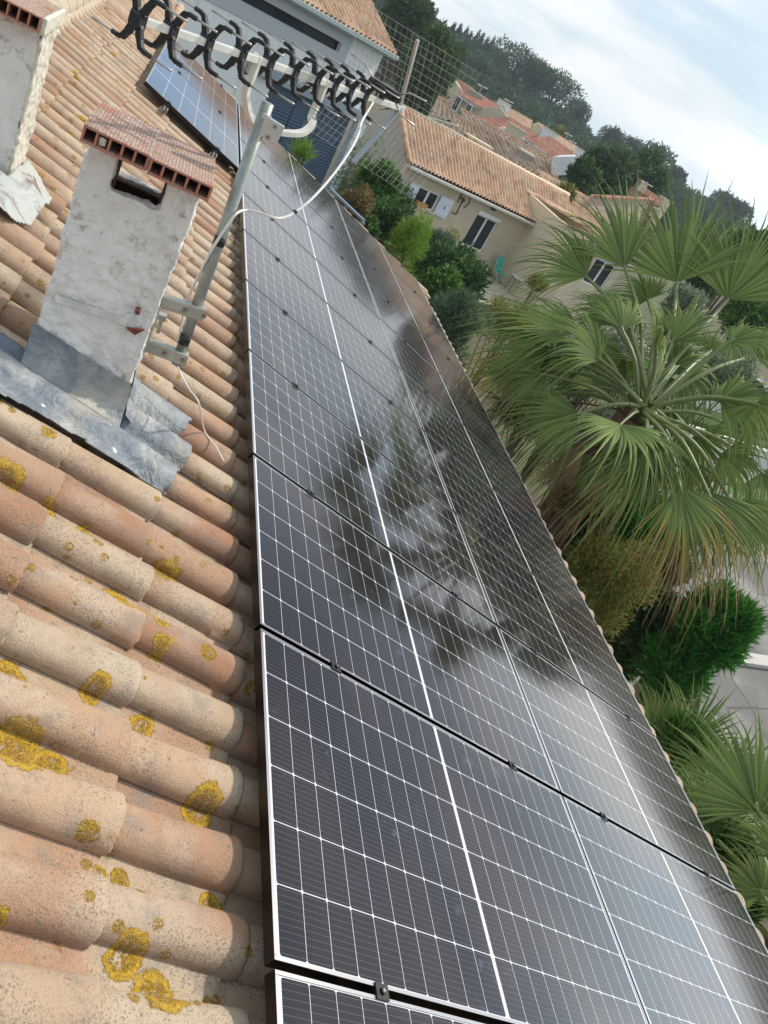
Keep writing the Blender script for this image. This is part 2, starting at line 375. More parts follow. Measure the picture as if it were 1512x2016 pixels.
# deck under the tiles, back slope, walls
mb = MB(); mb.box(-1.93, 4.0, -2.2, 10.9, -.26, -.192); mb.box(-1.93, -1.05, 10.9, 15.2, -.26, -.192); mb.build('roof_deck', M_DARK, house, local=True)
def wavy(A, B, C, D, pitch=.21, row=.38, amp=.07, per=6, thick=0):
    """corrugated tile sheet: A-B eave, D-C ridge"""
    A, B, C, D = [np.array(q, float) for q in (A, B, C, D)]
    nw = max(2, int(np.linalg.norm(B - A) / pitch)); nr = max(1, int(np.linalg.norm((C + D) / 2 - (A + B) / 2) / row))
    us = np.linspace(0, 1, nw * per + 1); vs = []
    for r in range(nr): vs += [r / nr, (r + .97) / nr]
    vs = np.array(vs); U, Vv = np.meshgrid(us, vs)
    P = (A[None, None] * (1 - U[..., None]) + B * U[..., None]) * (1 - Vv[..., None]) + (D * (1 - U[..., None]) + C * U[..., None]) * Vv[..., None]
    nrm = np.cross(B - A, D - A); nrm /= np.linalg.norm(nrm); nrm = nrm if nrm[2] > 0 else -nrm
    ph = (U * nw) % 1.0; c = np.clip(np.cos((ph - .5) * 2 * np.pi) * 1.15 + .15, -.35, 1); h = np.where(c > 0, c ** .6, c * .4) * amp
    saw = (1 - (Vv * nr % 1.0)) * .025
    rsd = np.random.RandomState(int(abs(A[0] * 7 + A[1] * 3)) % 9999)
    P = P + nrm * (h + saw + (rsd.rand(nr * 2, 1) - .5) * .012)[..., None]
    W_ = len(us); n = W_ * len(vs); a = (np.arange(len(vs) - 1)[:, None] * W_ + np.arange(W_ - 1)[None]).ravel()
    F = np.stack([a, a + 1, a + W_ + 1, a + W_], 1)
    cellr = rsd.rand(nr + 1, nw + 2); cell2 = rsd.rand(nr + 1, nw + 2)
    ri = np.clip((Vv * nr + 1e-6).astype(int), 0, nr); ci = (U * nw - 1e-6).astype(int)
    return P.reshape(-1, 3), F, (cellr[ri, ci]).ravel(), np.clip(cell2[ri, ci] * 1.3 - .3, 0, 1).ravel()
A_, B_, C_, D_ = rw(-1.93, 15.2, -.16), rw(-1.93, -2.2, -.16), rw(-1.93, -2.2, -.16), rw(-1.93, 15.2, -.16)
Mi = M.inverted()
back = [Mi @ (rw(-1.9, u, -.16) + Vector(o)) for u, o in ((15.2, (-4.2, 0, -1.36)), (-2.2, (-4.2, 0, -1.36)), (-2.2, (0, 0, 0)), (15.2, (0, 0, 0)))]
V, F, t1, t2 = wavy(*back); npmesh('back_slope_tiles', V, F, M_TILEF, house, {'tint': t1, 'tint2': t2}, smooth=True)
# ridge capping in mortar
mb = MB(); mo = MB()
for i in range(45):
    u0 = -2.2 + i * .385; sg = 12
    if u0 > 15: break
    vs = []
    for k, (uu, r) in enumerate(((u0, .104), (u0 + .37, .099), (u0 + .388, .102))):
        vs += [Vector((-1.9 - r * math.cos(math.pi * j / sg), uu + rnd.uniform(-.003, .003), -.118 + r * .95 * math.sin(math.pi * j / sg))) for j in range(sg + 1)]
    mb.add(vs, [(k * (sg + 1) + j, k * (sg + 1) + j + 1, (k + 1) * (sg + 1) + j + 1, (k + 1) * (sg + 1) + j) for k in range(2) for j in range(sg)])
o = mb.build('ridge_tiles', M_MORT, house, smooth=True, local=True)
N = 420; V = []; 
for i in range(N):
    u = -2.2 + 17.3 * i / (N - 1)
    for j, (v, n) in enumerate(((-2.0, -.16), (-1.99, -.09), (-1.9, -.07), (-1.79, -.095), (-1.735, -.14), (-1.71, -.2))):
        q = mnoise.noise(Vector((u * 6, v * 9, 3))); V.append((v + .018 * q + (.02 * math.cos(u / PU * 2 * math.pi) if j > 3 else 0), u, n + .012 * q))
a = (np.arange(N - 1)[:, None] * 6 + np.arange(5)[None]).ravel()
npmesh('ridge_mortar', V, np.stack([a, a + 1, a + 7, a + 6], 1), M_MORT, house, smooth=True)
# far verge: mortar edge with a run of verge tiles on it
mb = MB(); mb.box(-1.06, 4.0, 10.87, 11.02, -.24, -.075); mb.build('verge_mortar', M_MORT, house, local=True, bevel=.012)
vt = [(ve, 10.965) for ve in VE if ve > -.8]; V, F, t1, t2 = tile_arrays(vt, True, 8, 13, 21); V[:, 2] += .055
vt2 = [(-1.02 + .0, 11.0)]
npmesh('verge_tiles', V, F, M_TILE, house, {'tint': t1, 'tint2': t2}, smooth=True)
# stepped verge of the higher part beyond the panels: stacked tile ends
Vs, Fs, A1, A2, nb = [], [], [], [], 0
for j, (vv, zz) in enumerate(((-1.0, .02), (-1.10, .05))):
    V, F, t1, t2 = tile_arrays([(0.0, .0)] * 12, True, 6, 13, 31 + j)
    V = V.reshape(12, -1, 3); 
    for i in range(12): q = V[i].copy(); V[i, :, 1] = 11.0 + i * .33 + q[:, 0] + .45; V[i, :, 0] = vv + q[:, 1]; V[i, :, 2] = q[:, 2] + zz
    V = V.reshape(-1, 3); Vs.append(V); Fs.append(F + nb); nb += len(V); A1.append(t1); A2.append(t2 * .3)
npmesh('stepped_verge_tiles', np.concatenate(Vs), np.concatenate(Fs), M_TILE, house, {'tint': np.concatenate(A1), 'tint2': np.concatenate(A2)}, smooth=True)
M_WALLOWN = stucco('own_wall', (.62, .55, .42), (.4, .35, .28), .4)
# walls under the roof in the tilted frame are built in world space through the inverse matrix
mb = MB(); mb.box(-5.6, 3.45, -2.0, 10.8, GZ, -1.62); mb.v = [Mi @ q for q in mb.v]; mb.build('wall', M_WALLOWN, house, local=True)
mb = MB(); E_ = 3.99
pts = [(E_ + .02, -.20), (E_ + .02, -.25), (E_ + .05, -.285), (E_ + .10, -.285), (E_ + .135, -.25), (E_ + .14, -.195)]
M_GUT = Mat('gutter_grey_green', rough=.5, base=(.50, .54, .50))
vs = []
for u in (-2.2, 11.05): vs += [Vector((v, u, n)) for v, n in pts]
mb.add(vs, [(i, i + 1, i + 7, i + 6) for i in range(5)]); 
mb.add([Vector((v, 11.05, n)) for v, n in pts], [(0, 1, 2, 3, 4, 5)]); mb.build('gutter', M_GUT, house, local=True, smooth=True)

# ------------------------------------------------------------------ solar panels
PL, PW, PT = 1.755, 1.038, .035
def panel(name_lbl, v0, u0, landscape, group, clamp_at=()):
    """local x = long side, y = short side"""
    rot = Matrix.Rotation(PITCH, 4, 'Y')
    if landscape: loc = rw(v0, u0); R = rot @ Matrix.Rotation(math.pi / 2, 4, 'Z'); # long side along +u, short side towards -v
    else: loc = rw(v0, u0); R = rot
    t = bpy.data.objects.new('solar_panel', None); COL.objects.link(t); t.matrix_world = Matrix.Translation(loc) @ R; t.empty_display_size = .1
    tag(t, name_lbl, 'solar panel', group)
    return t
def panel_meshes():
    mb = MB(); b = .0095; z = -.0012
    mb.quad((b, b, z), (PL - b, b, z), (PL - b, PW - b, z), (b, PW - b, z)); g = mb
    me_g = ('glass', [tuple(q) for q in g.v], g.f)
    fr = MB(); w_ = .0105
    for x0, x1, y0, y1 in ((0, PL, 0, w_), (0, PL, PW - w_, PW), (0, w_, w_, PW - w_), (PL - w_, PL, w_, PW - w_)):
        fr.mi = 0; fr.box(x0, x1, y0, y1, -PT, -.0006)
        fr.mi = 1; fr.box(x0 + .0006, x1 - .0006, y0 + .0006, y1 - .0006, -.0005, .0006)
    return me_g, fr
_g, _fr = panel_meshes()
mg = bpy.data.meshes.new('glass'); mg.from_pydata(_g[1], [], _g[2]); mg.materials.append(M_CELL.m)
mf = bpy.data.meshes.new('frame'); mf.from_pydata([tuple(q) for q in _fr.v], [], _fr.f); mf.polygons.foreach_set('material_index', _fr.m); mf.materials.append(M_FR.m); mf.materials.append(M_LIP.m); mf.update()
# mid clamp mesh: bridge plate with socket screw, centred on a gap, long in y
cm = MB(); cm.box(-.022, .022, -.019, .019, .0012, .006); cm.box(-.02, .02, -.0085, .0085, -.06, .0015)
cm.tube([(0, 0, .006), (0, 0, .0125)], .0085, 12); mcl = bpy.data.meshes.new('clamp'); mcl.from_pydata([tuple(q) for q in cm.v], [], cm.f); mcl.materials.append(M_CLAMP.m); mcl.update()
cs = MB(); cs.tube([(0, 0, .0126), (0, 0, .0132)], .0045, 6); mcs = bpy.data.meshes.new('screw'); mcs.from_pydata([tuple(q) for q in cs.v], [], cs.f); mcs.materials.append(M_BOLT.m); mcs.update()
def fill_panel(t, clamps):
    for n, me in (('glass', mg), ('frame', mf)):
        o = bpy.data.objects.new(n, me); COL.objects.link(o); o.parent = t
    for (x, y, rz) in clamps:
        c = bpy.data.objects.new('clamp', mcl); COL.objects.link(c); c.parent = t; c.location = (x, y, 0); c.rotation_euler = (0, 0, rz)
        s_ = bpy.data.objects.new('screw', mcs); COL.objects.link(s_); s_.parent = c
PC = 1.058; VV = 1.765
ordn = ['nearest', 'second', 'third', 'fourth', 'fifth', 'sixth', 'seventh', 'eighth', 'ninth', 'tenth', 'eleventh']
for r in range(2):
    for k in range(-1, 10):
        row = 'upper row beside the bare tiles' if r == 0 else 'lower row along the eave'
        t = panel('%s whole solar panel from the bottom in the %s' % (ordn[k], row) if k > -1 else 'solar panel cut off by the bottom edge in the %s' % row,
                  r * VV, k * PC + .01, False, 'portrait solar panels on the tiled roof')
        fill_panel(t, [(x, PW + .010, 0) for x in (.345, 1.39)])
for j in range(2):
    t = panel('%s of the two landscape solar panels set higher up the roof' % ('nearer' if j == 0 else 'farther'), -.022, 10.578 - 2 * PL - .016 + j * (PL + .016), True, 'landscape solar panels higher up the roof')
    # after the 90 degree turn local x runs along u and local y up the slope
    fill_panel(t, [(PL + .008, y, math.pi / 2) for y in (.25, .79)] + ([(-.004, y, math.pi / 2) for y in (.25, .79)] if j == 0 else []))
mr = []
for i, (v, u0, u1) in enumerate(((.345, -1.2, 10.62), (1.39, -1.2, 10.62), (.345 + VV, -1.2, 10.62), (1.39 + VV, -1.2, 10.62), (-.27, 6.93, 10.62), (-.81, 6.93, 10.62))):
    lab = ['rail under the upper row, top side', 'rail under the upper row, lower side', 'rail under the lower row, top side', 'rail under the lower row, eave side', 'rail under the landscape panels, lower one with its cut end showing', 'rail under the landscape panels, upper one with its cut end showing'][i]
    r_ = empty('mounting_rail', rw(v, u0, -.037), 'aluminium mounting ' + lab, 'mounting rail', 'mounting rails under the solar panels', rot=(0, PITCH, 0))
    L_ = u1 - u0; mb = MB()
    for x0, x1, z0, z1 in ((-.02, -.017, -.04, 0), (.017, .02, -.04, 0), (-.0168, .0168, -.04, -.037), (-.0168, -.006, -.003, 0), (.006, .0168, -.003, 0), (-.0168, .0168, -.022, -.019)):
        mb.box(x0, x1, 0, L_, z0, z1)
    mb.build('rail', M_ALU, r_, local=True)
    for hh in ([.06, 1.3, 2.6, 3.6] if i > 3 else [.5 + 1.25 * q for q in range(9)]):
        mb = MB(); mb.box(-.05, -.0205, hh, hh + .03, -.05, -.046); mb.box(-.05, -.046, hh, hh + .03, -.13, -.05); mb.box(-.11, -.05, hh, hh + .03, -.128, -.124); mb.tube([(-.034, hh + .015, -.046), (-.034, hh + .015, -.02)], .006, 8)
        mb.build('roof_hook', M_ALU, r_, local=True)

# ------------------------------------------------------------------ chimneys
def rough(o, amp=.006, cut=.02, sc1=14, seed=0.0):
    bm = bmesh.new(); bm.from_mesh(o.data)
    for _ in range(7):
        es = [e for e in bm.edges if e.calc_length() > cut]
        if not es: break
        bmesh.ops.subdivide_edges(bm, edges=es, cuts=1, use_grid_fill=True)
    bmesh.ops.triangulate(bm, faces=[f for f in bm.faces if len(f.verts) > 4])
    for v in bm.verts:
        p = v.co * sc1 + Vector((seed, seed, seed)); q = mnoise.noise_vector(p) + .5 * mnoise.noise_vector(p * 2.7) + .25 * mnoise.noise_vector(p * 6)
        v.co += q * amp
    bm.to_mesh(o.data); bm.free(); o.data.polygons.foreach_set('use_smooth', [True] * len(o.data.polygons)); o.data.update()
def crust(o, vox, amps):
    o.data.polygons.foreach_set('use_smooth', [True] * len(o.data.polygons))
    md = o.modifiers.new('crust', 'REMESH'); md.mode = 'VOXEL'; md.voxel_size = vox; md.use_smooth_shade = True
    for i, (sc_, am) in enumerate(amps):
        tx = bpy.data.textures.new('render_lumps', 'CLOUDS'); tx.noise_scale = sc_; tx.noise_depth = 3; tx.cloud_type = 'GRAYSCALE'
        d = o.modifiers.new('lumps', 'DISPLACE'); d.texture = tx; d.strength = am; d.texture_coords = 'LOCAL'; d.mid_level = .5
    return o
def stack(root, x0, x1, y0, y1, z0, z1, ox0, ox1, oz, lean=0.0, th=.05, mats=None, seed=0.0):
    mb = MB()
    def bx(*a): mb.box(*a)
    bx(x0, x1, y0, y0 + th, z0, oz); bx(x0, x1, y1 - th, y1, z0, oz - .020)
    bx(x0, x0 + th, y0 + th, y1 - th, z0, z1); bx(x1 - th, x1, y0 + th, y1 - th, z0, z1)
    for ya, yb, zo in ((y0, y0 + th, oz), (y1 - th, y1, oz - .020)): bx(x0, ox0, ya, yb, zo, z1); bx(ox1, x1, ya, yb, zo, z1)
    o = mb.build('stack', mats, root); crust(o, .007, ((.11, .020), (.035, .015), (.016, .010)))
    return o
ch = empty('chimney', (-.765, 2.06, .1), 'stubby white rendered chimney with hollow brick cap and open slot, holding the antenna mast', 'chimney')
stack(ch, -.945, -.585, 1.92, 2.24, -.25, 1.005, -.852, -.69, .872, mats=M_STUC)
mb = MB(); mb.box(-.893, -.637, 1.972, 2.171, -.2, .77); mb.mi = 0; mb.build('flue', M_FLUE, ch)
mb = MB()                                                # brown raw brick faces lining the slot
for x0, x1 in ((-.8995, -.8465), (-.6955, -.6385)): mb.box(x0, x1, 1.968, 2.192, .80, .995)
mb.box(-.8465, -.6955, 2.172, 2.189, .70, .838); mb.build('slot_lining', M_FLUE, ch)
def hollow_brick(root, x0, x1, y0, y1, z0, z1, ncell):
    mb = MB(); t = .0075; w_ = (x1 - x0 - t) / ncell
    mb.box(x0, x1, y0, y1, z0, z0 + t); mb.box(x0, x1, y0, y1, z1 - t, z1)
    for i in range(ncell + 1): mb.box(x0 + i * w_, x0 + i * w_ + t, y0 + .0008, y1 - .0008, z0 + t, z1 - t)
    return mb.build('cap_brick', M_BRICK, root, bevel=.0018)
hollow_brick(ch, -.962, -.7665, 1.79, 2.17, 1.006, 1.056, 5)
hollow_brick(ch, -.7625, -.567, 1.785, 2.175, 1.003, 1.053, 5)
mb = MB(); mb.box(-.7663, -.7627, 1.80, 2.165, 1.008, 1.05); mb.build('cap_joint', M_STUC2, ch)
# crumbly mortar in one cell
mb = MB(); mb.box(-.915, -.893, 1.80, 1.83, 1.015, 1.04); o = mb.build('mortar_lump', M_STUC2, ch); rough(o, .004, .008, 60)

# flashing: sheet zinc following the tiles
def tile_h(v, u):
    ph = ((u - .10) / PU) % 1.0; x = (ph if ph < .5 else ph - 1) * PU
    return -.165 + .076 * math.sqrt(max(0, 1 - (x / .083) ** 2)) if abs(x) < .083 else -.165
def sheet(name, root, poly, hfun, mat, step=.012, thick=True):
    us = [q[1] for q in poly]; vs_ = [q[0] for q in poly]
    def inside(v, u):
        c = False; n = len(poly)
        for i in range(n):
            (v1, u1), (v2, u2) = poly[i], poly[(i + 1) % n]
            if (u1 > u) != (u2 > u) and v < (v2 - v1) * (u - u1) / (u2 - u1) + v1: c = not c
        return c
    nv = int((max(vs_) - min(vs_)) / step) + 1; nu = int((max(us) - min(us)) / step) + 1; idx = {}; V = []; F = []
    def vid(i, j):
        if (i, j) not in idx:
            v = min(vs_) + i * step; u = min(us) + j * step; idx[(i, j)] = len(V)
            e = .004 * mnoise.noise(Vector((v * 30, u * 30, 0))); V.append((v + e, u + e, hfun(v, u)))
        return idx[(i, j)]
    for i in range(nv):
        for j in range(nu):
            v = min(vs_) + (i + .5) * step; u = min(us) + (j + .5) * step
            if inside(v, u): F.append((vid(i, j), vid(i + 1, j), vid(i + 1, j + 1), vid(i, j + 1)))
    V = [tuple(rw(*q) - origin(root)) for q in V]
    o = npmesh(name, V, F, mat, root, smooth=True)
    md = o.modifiers.new('solid', 'SOLIDIFY'); md.thickness = .0025; return o
def sm(a, b, x): t = max(0, min(1, (x - a) / (b - a))); return t * t * (3 - 2 * t)
def hf(v, u):
    base = tile_h(v, u); soft = -.128 + .02 * math.cos(2 * math.pi * (u - .10) / PU)
    k = sm(-.62, -.40, v)                                # channel above, pressed on the tiles below
    chan = -.118 + .022 * sm(1.80, 1.66, u) - .045 * sm(1.64, 1.54, u) + .01 * mnoise.noise(Vector((v * 5, u * 7, 1)))
    pressed = max(base + .005, -.15) + .006 * mnoise.noise(Vector((v * 18, u * 18, 4)))
    h = chan * (1 - k) + pressed * k
    h += .012 * mnoise.noise(Vector((v * 7, u * 9, 0))) * (1 - k)
    return max(h, base + .013)
fl = [(-1.75, 1.50), (-1.05, 1.545), (-.72, 1.63), (-.58, 1.615), (-.34, 1.635), (-.31, 1.79), (-.43, 1.80), (-.42, 1.85), (-.27, 1.87), (-.26, 2.02), (-.38, 2.04), (-.30, 2.08), (-.27, 2.24), (-.40, 2.28), (-.56, 2.30), (-.60, 1.93), (-1.75, 1.93)]
sheet('flashing', ch, fl, hf, M_ZINC)
# upstand on the chimney foot
mb = MB(); NN = 40; V = []
for i in range(NN + 1):
    x = -.955 + .38 * i / NN
    zt = .335 - (.335 - .225) * i / NN + .006 * mnoise.noise(Vector((x * 40, 0, 0))); v_ = x / math.cos(PITCH); zb = rw(v_, 1.9, -.112).z
    V += [Vector((x, 1.912 + .003 * mnoise.noise(Vector((x * 30, 3, 0))), zt)), Vector((x, 1.905, (zt + zb) / 2)), Vector((x, 1.895, zb + .03)), Vector((x, 1.87, zb + .006)), Vector((x, 1.84, zb + .002))]
mb.add(V, [(i * 5 + j, i * 5 + j + 1, i * 5 + j + 6, i * 5 + j + 5) for i in range(NN) for j in range(4)])
# right hand side upstand
V = []
for i in range(13):
    y = 1.905 + .36 * i / 12; zb = rw(-.6, y, -.12).z
    V += [Vector((-.578, y, .235)), Vector((-.574, y, .15)), Vector((-.565, y, zb + .03)), Vector((-.53, y, zb + .0))]
mb.add(V, [(i * 4 + j, i * 4 + j + 1, i * 4 + j + 5, i * 4 + j + 4) for i in range(12) for j in range(3)])
mb.build('flashing_upstand', M_ZINC, ch, smooth=True)

# second chimney nearer the ridge
c2 = empty('chimney', (-1.40, 3.2, .3), 'taller rendered chimney at the left edge near the ridge, its right side bright cream', 'chimney')
mb = MB(); mb.box(-1.66, -1.306, 3.10, 3.42, .2, 1.004); o = mb.build('stack', M_STUC, c2); crust(o, .009, ((.12, .02), (.04, .012)))
mb = MB(); mb.box(-1.312, -1.294, 3.10, 3.42, .32, .995); mb.box(-1.312, -1.262, 3.085, 3.40, .22, .37)
o = mb.build('cream_side', M_STUC2, c2); crust(o, .008, ((.12, .03), (.03, .016)))
hollow_brick(c2, -1.505, -1.302, 2.99, 3.44, 1.006, 1.066, 5); hollow_brick(c2, -1.73, -1.509, 2.99, 3.44, 1.006, 1.066, 5)
mb = MB(); mb.box(-1.3015, -1.282, 3.0, 3.44, 1.0, 1.067); o = mb.build('cap_mortar', M_STUC2, c2); rough(o, .003, .015, 40)
f2 = [(-1.75, 2.72), (-1.36, 2.76), (-1.24, 2.80), (-1.17, 2.92), (-1.18, 3.05), (-1.16, 3.3), (-1.34, 3.40), (-1.36, 3.06), (-1.75, 3.06)]
def hf2(v, u): return max(tile_h(v, u) + .008, -.10 + .05 * sm(-1.12, -1.34, v) + .03 * sm(2.9, 3.12, u)) + .004 * mnoise.noise(Vector((v * 9, u * 9, 7)))
def painted():
    m = Mat('painted_flashing', rough=.7); c = m.mix(m.noise(9, 6, .75, dist=.8).smooth(.53, .60), (.42, .43, .40), (.15, .11, .09)); c = m.mix(m.noise(3, 3).smooth(.4, .6) * .6, c, (.42, .46, .46)); m.link(c, 'Base Color'); m.bump(m.noise(20, 5), .6, .008); return m
sheet('flashing', c2, f2, hf2, painted())

# ------------------------------------------------------------------ antenna and mast
ant = empty('television_antenna', tuple(aty(350, 700, 2.05)), 'large rooftop antenna with black cross shaped holders and wire mesh reflectors on a steel mast', 'antenna')
m0, m1 = aty(347, 716, 2.05), aty(528, 202, 2.05); md_ = (m1 - m0).normalized()
mb = MB(); mb.tube([m0, m1], .0205, 24); mb.build('mast', M_GALV, ant, smooth=False).data.polygons.foreach_set('use_smooth', [True] * 24 + [False, False])
for t0, t1 in ((.09, .135), (.50, .535)): mb = MB(); mb.tube([m0 + (m1 - m0) * t0, m0 + (m1 - m0) * t1], .0217, 24); mb.build('tape_band', M_TAPE, ant, smooth=True)
# wall bracket: two pressed arms + back plate + strap round the chimney
def arm(a, b, hh):
    mb = MB(); mb.beam(a, b, .003, hh); d = (b - a).normalized(); n = Vector((0, 1, 0))
    mb.beam(a + Vector((0, .018, hh / 2)), b + Vector((0, .018, hh / 2)), .036, .003); mb.beam(a + Vector((0, .018, -hh / 2)), b + Vector((0, .018, -hh / 2)), .036, .003)
    mb.beam(a + d * .02 + Vector((0, -.003, 0)), a + d * .11 + Vector((0, -.003, 0)), .004, hh * .35)
    o = mb.build('bracket_arm', M_BRKT, ant, bevel=.0015); 
    for q in (.12, .19): bo = MB(); p = a + d * q; bo.tube([p + Vector((0, -.012, 0)), p + Vector((0, -.004, 0)), p + Vector((0, -.004, 0.0001)), p], [.006, .006, .0095, .0095], 12); bo.build('bolt', M_BOLT, o)
ya = 2.05 - .03
for (pa, pb) in (((300, 590), (402, 622)), ((262, 672), (368, 712))):
    a = aty(*pa, ya); b = aty(*pb, ya); arm(a, b, .045)
pl = aty(300, 612, ya); mb = MB(); mb.beam(aty(303, 600, 1.985), aty(272, 690, 1.985), .008, .052, up=(1, 0, 0)); mb.build('back_plate', M_BRKT, ant, bevel=.002)
mb = MB(); mb.tube([aty(318, 628, 2.1), aty(311, 655, 2.1)], .008, 10); mb.box(*sum([[c - .02, c + .02] for c in aty(317, 622, 2.1)], [])[:4], aty(317, 622, 2.1).z - .01, aty(317, 622, 2.1).z + .01); mb.build('tension_bolt', M_BRKT, ant)
mb = MB(); sa, sb = aty(108, 586, 1.908), aty(250, 634, 1.908); mb.beam(sa, sb, .003, .026, up=(0, 0, 1)); mb.beam(sb, aty(268, 628, 1.905), .004, .05); mb.build('chimney_strap', M_STRAP, ant)
mb = MB(); q = aty(271, 613, 1.90); mb.tube([q + Vector((0, -.012, 0)), q + Vector((0, .02, 0))], .009, 10)
mb.build('rusty_bolt', M_RUST, ant); mb = MB()
q1, q2, q3 = aty(248, 646, 1.89), aty(284, 652, 1.89), aty(265, 660, 1.89); mb.slab([q1, q2 + Vector((0, 0, .004)), q3], (0, .012, 0)); mb.build('rusty_buckle', M_RUST, ant)
# boom
A, B = atd(272, 38, 2.5), atd(792, 214, 3.9); bd = (B - A).normalized(); hz = Vector((bd.y, -bd.x, 0)).normalized(); up = hz.cross(bd)
if up.z < 0: up = -up
mb = MB(); mb.beam(A, B, .021, .021); mb.build('boom', M_BOOM, ant, bevel=.0015)
mb = MB(); mb.beam(A - bd * .02, A + bd * .006, .032, .034); mb.build('boom_end_cap', M_PLAS, ant, bevel=.004)
mb = MB(); mb.beam(B - bd * .02, B + bd * .004, .026, .026); mb.build('boom_tail', M_BOOM, ant, bevel=.002)
def onboom(x, y):                                        # parameter of boom point nearest the ray
    best = min((abs(0), 0) for _ in (1,)); bt, bdist = 0, 1e9
    d = Vector(ray(x, y)); c = Vector(CP)
    for i in range(401):
        P = A + (B - A) * (i / 400); e = ((P - c) - d * (P - c).dot(d)).length
        if e < bdist: bdist, bt = e, i / 400
    return bt
def director(P, s):
    mb = MB(); rod = MB(); rods = []; W_ = .050 * s; H_ = .062 * s
    for sx in (-1, 1):
        for sz in (-1, 1):
            k = [P + hz * (sx * .002) + up * (sz * .003), P + hz * (sx * .013) + up * (sz * .020), P + hz * (sx * .021) + up * (sz * .038), P + hz * (sx * .034) + up * (sz * (H_ - .004)), P + hz * (sx * (W_ + .002)) + up * (sz * H_)]
            for q in range(4): dq = (k[q + 1] - k[q]).normalized(); mb.beam(k[q] - dq * .002, k[q + 1] + dq * .0035, .015, .022 - .0032 * q, up=dq.cross(bd))
            mb.tube([P + hz * (sx * (W_ - .006)) + up * (sz * H_), P + hz * (sx * (W_ + .022)) + up * (sz * H_)], .0072, 10)
            rod.tube([P + hz * (sx * (W_ + .018)) + up * (sz * H_), P + hz * (sx * (W_ + .022 + .075)) + up * (sz * H_)], .0032, 8); rods.append(rod); rod = MB()
    mb.beam(P - bd * .015, P + bd * .015, .036, .036)
    o = mb.build('director_holder', M_PLAS, ant, bevel=.002)
    for q in rods: q.build('director_rod', M_ROD, o, smooth=True)
for (x, y) in ((264, 30), (336, 58), (407, 84), (472, 108), (527, 126), (577, 143), (620, 157), (655, 169), (686, 179), (716, 189)):
    t = onboom(x, y); director(A + (B - A) * t, 1.0)
# splice sleeve
t = onboom(600, 148); P = A + (B - A) * t; mb = MB(); mb.beam(P - bd * .055, P + bd * .055, .027, .027); 
for q in (-.03, .03): mb.tube([P + bd * q - up * .03, P + bd * q + up * .012], .004, 8); mb.beam(P + bd * q - up * .022, P + bd * q - up * .026, .02, .02)
mb.build('boom_splice', M_BRKT, ant, bevel=.0012)
# U shaped support and its clamp plates
ua, ub = A + (B - A) * onboom(507, 118), A + (B - A) * onboom(640, 166)
low = aty(540, 250, 2.0)
pa = [ua + up * .012, ua - up * .05, ua - up * .105, aty(490, 222, ua.y + .03), aty(505, 243, ua.y + .05), aty(540, 258, (ua.y + ub.y) / 2 - .02), aty(592, 262, (ua.y + ub.y) / 2 + .06), aty(616, 243, ub.y - .03), ub - up * .13, ub - up * .06, ub + up * .012]
cv = curve(pa, 7); mb = MB()
vs = []; side = hz
for i, p in enumerate(cv):
    d = (cv[min(i + 1, len(cv) - 1)] - cv[max(i - 1, 0)]).normalized(); e = side - d * side.dot(d); e.normalize(); g = d.cross(e)
    vs += [p + e * (.0125 * a_) + g * (.0085 * b_) for a_, b_ in ((-1, -1), (1, -1), (1, 1), (-1, 1))]
n_ = len(cv); mb.add(vs, [(i * 4 + k, i * 4 + (k + 1) % 4, (i + 1) * 4 + (k + 1) % 4, (i + 1) * 4 + k) for i in range(n_ - 1) for k in range(4)] + [(0, 1, 2, 3), (4 * n_ - 4, 4 * n_ - 3, 4 * n_ - 2, 4 * n_ - 1)])
mb.build('support_bow', M_BOOM, ant, bevel=.003)
for P in (ua, ub):
    mb = MB(); mb.beam(P + up * .018 - hz * .014, P - up * .05 - hz * .014, .03, .003, up=hz); mb.tube([P - up * .022 - hz * .022, P - up * .022 - hz * .012], .007, 8); mb.build('bow_clip', M_ALU, ant)
# clamp plate on the mast
P = aty(537, 251, 2.05) + Vector((0, -.034, 0)); mb = MB(); Tm = Matrix.Translation(P) @ Matrix.Rotation(.06, 4, 'Y')
mb.box(-.034, .030, -.002, .002, -.036, .026, Tm); mb.box(-.034, .030, .002, .02, .022, .026, Tm); mb.box(-.05, -.02, .0, .06, .012, .03, Tm); mb.build('mast_clamp', M_ALU, ant, bevel=.002)
for x, z in ((.0, .012), (-.006, -.028)): mb = MB(); mb.tube([Tm @ Vector((x, -.014, z)), Tm @ Vector((x, .05, z))], .0065, 8); mb.build('bolt', M_BOLT, ant)
# mesh reflectors, straps and dipole
def mesh_panel(c00, c10, c11, c01, nx, ny):
    mb = MB()
    for i in range(nx + 1):
        t = i / nx; a = c00.lerp(c10, t); b = c01.lerp(c11, t); mid = (a + b) / 2 + Vector((rnd.uniform(-1, 1), rnd.uniform(-1, 1), 0)) * .003; mb.tube([a, mid, b], .0008, 4, False)
    for j in range(ny + 1):
        t = j / ny; a = c00.lerp(c01, t); b = c10.lerp(c11, t); mb.tube([a, a.lerp(b, .5), b], .0008, 4, False)
    mb.build('reflector_mesh', M_ROD, ant)
half = .31; fw = -bd
UB = B - bd * .03
U00, U10 = UB - hz * half + up * .02, UB + hz * half + up * .02; lift = up * .26 + fw * .12
mesh_panel(U00, U10, U10 + lift, U00 + lift, 22, 9)
L00, L10 = UB - hz * half - up * .02, UB + hz * half - up * .02; dl = -up * .24 + fw * .17
mesh_panel(L00, L10, L10 + dl, L00 + dl, 22, 9)
mb = MB(); mb.beam(UB + up * .0, UB + (lift + up * .02) * .95, .02, .012, up=hz); mb.build('reflector_strap', M_ROD, ant, bevel=.002)
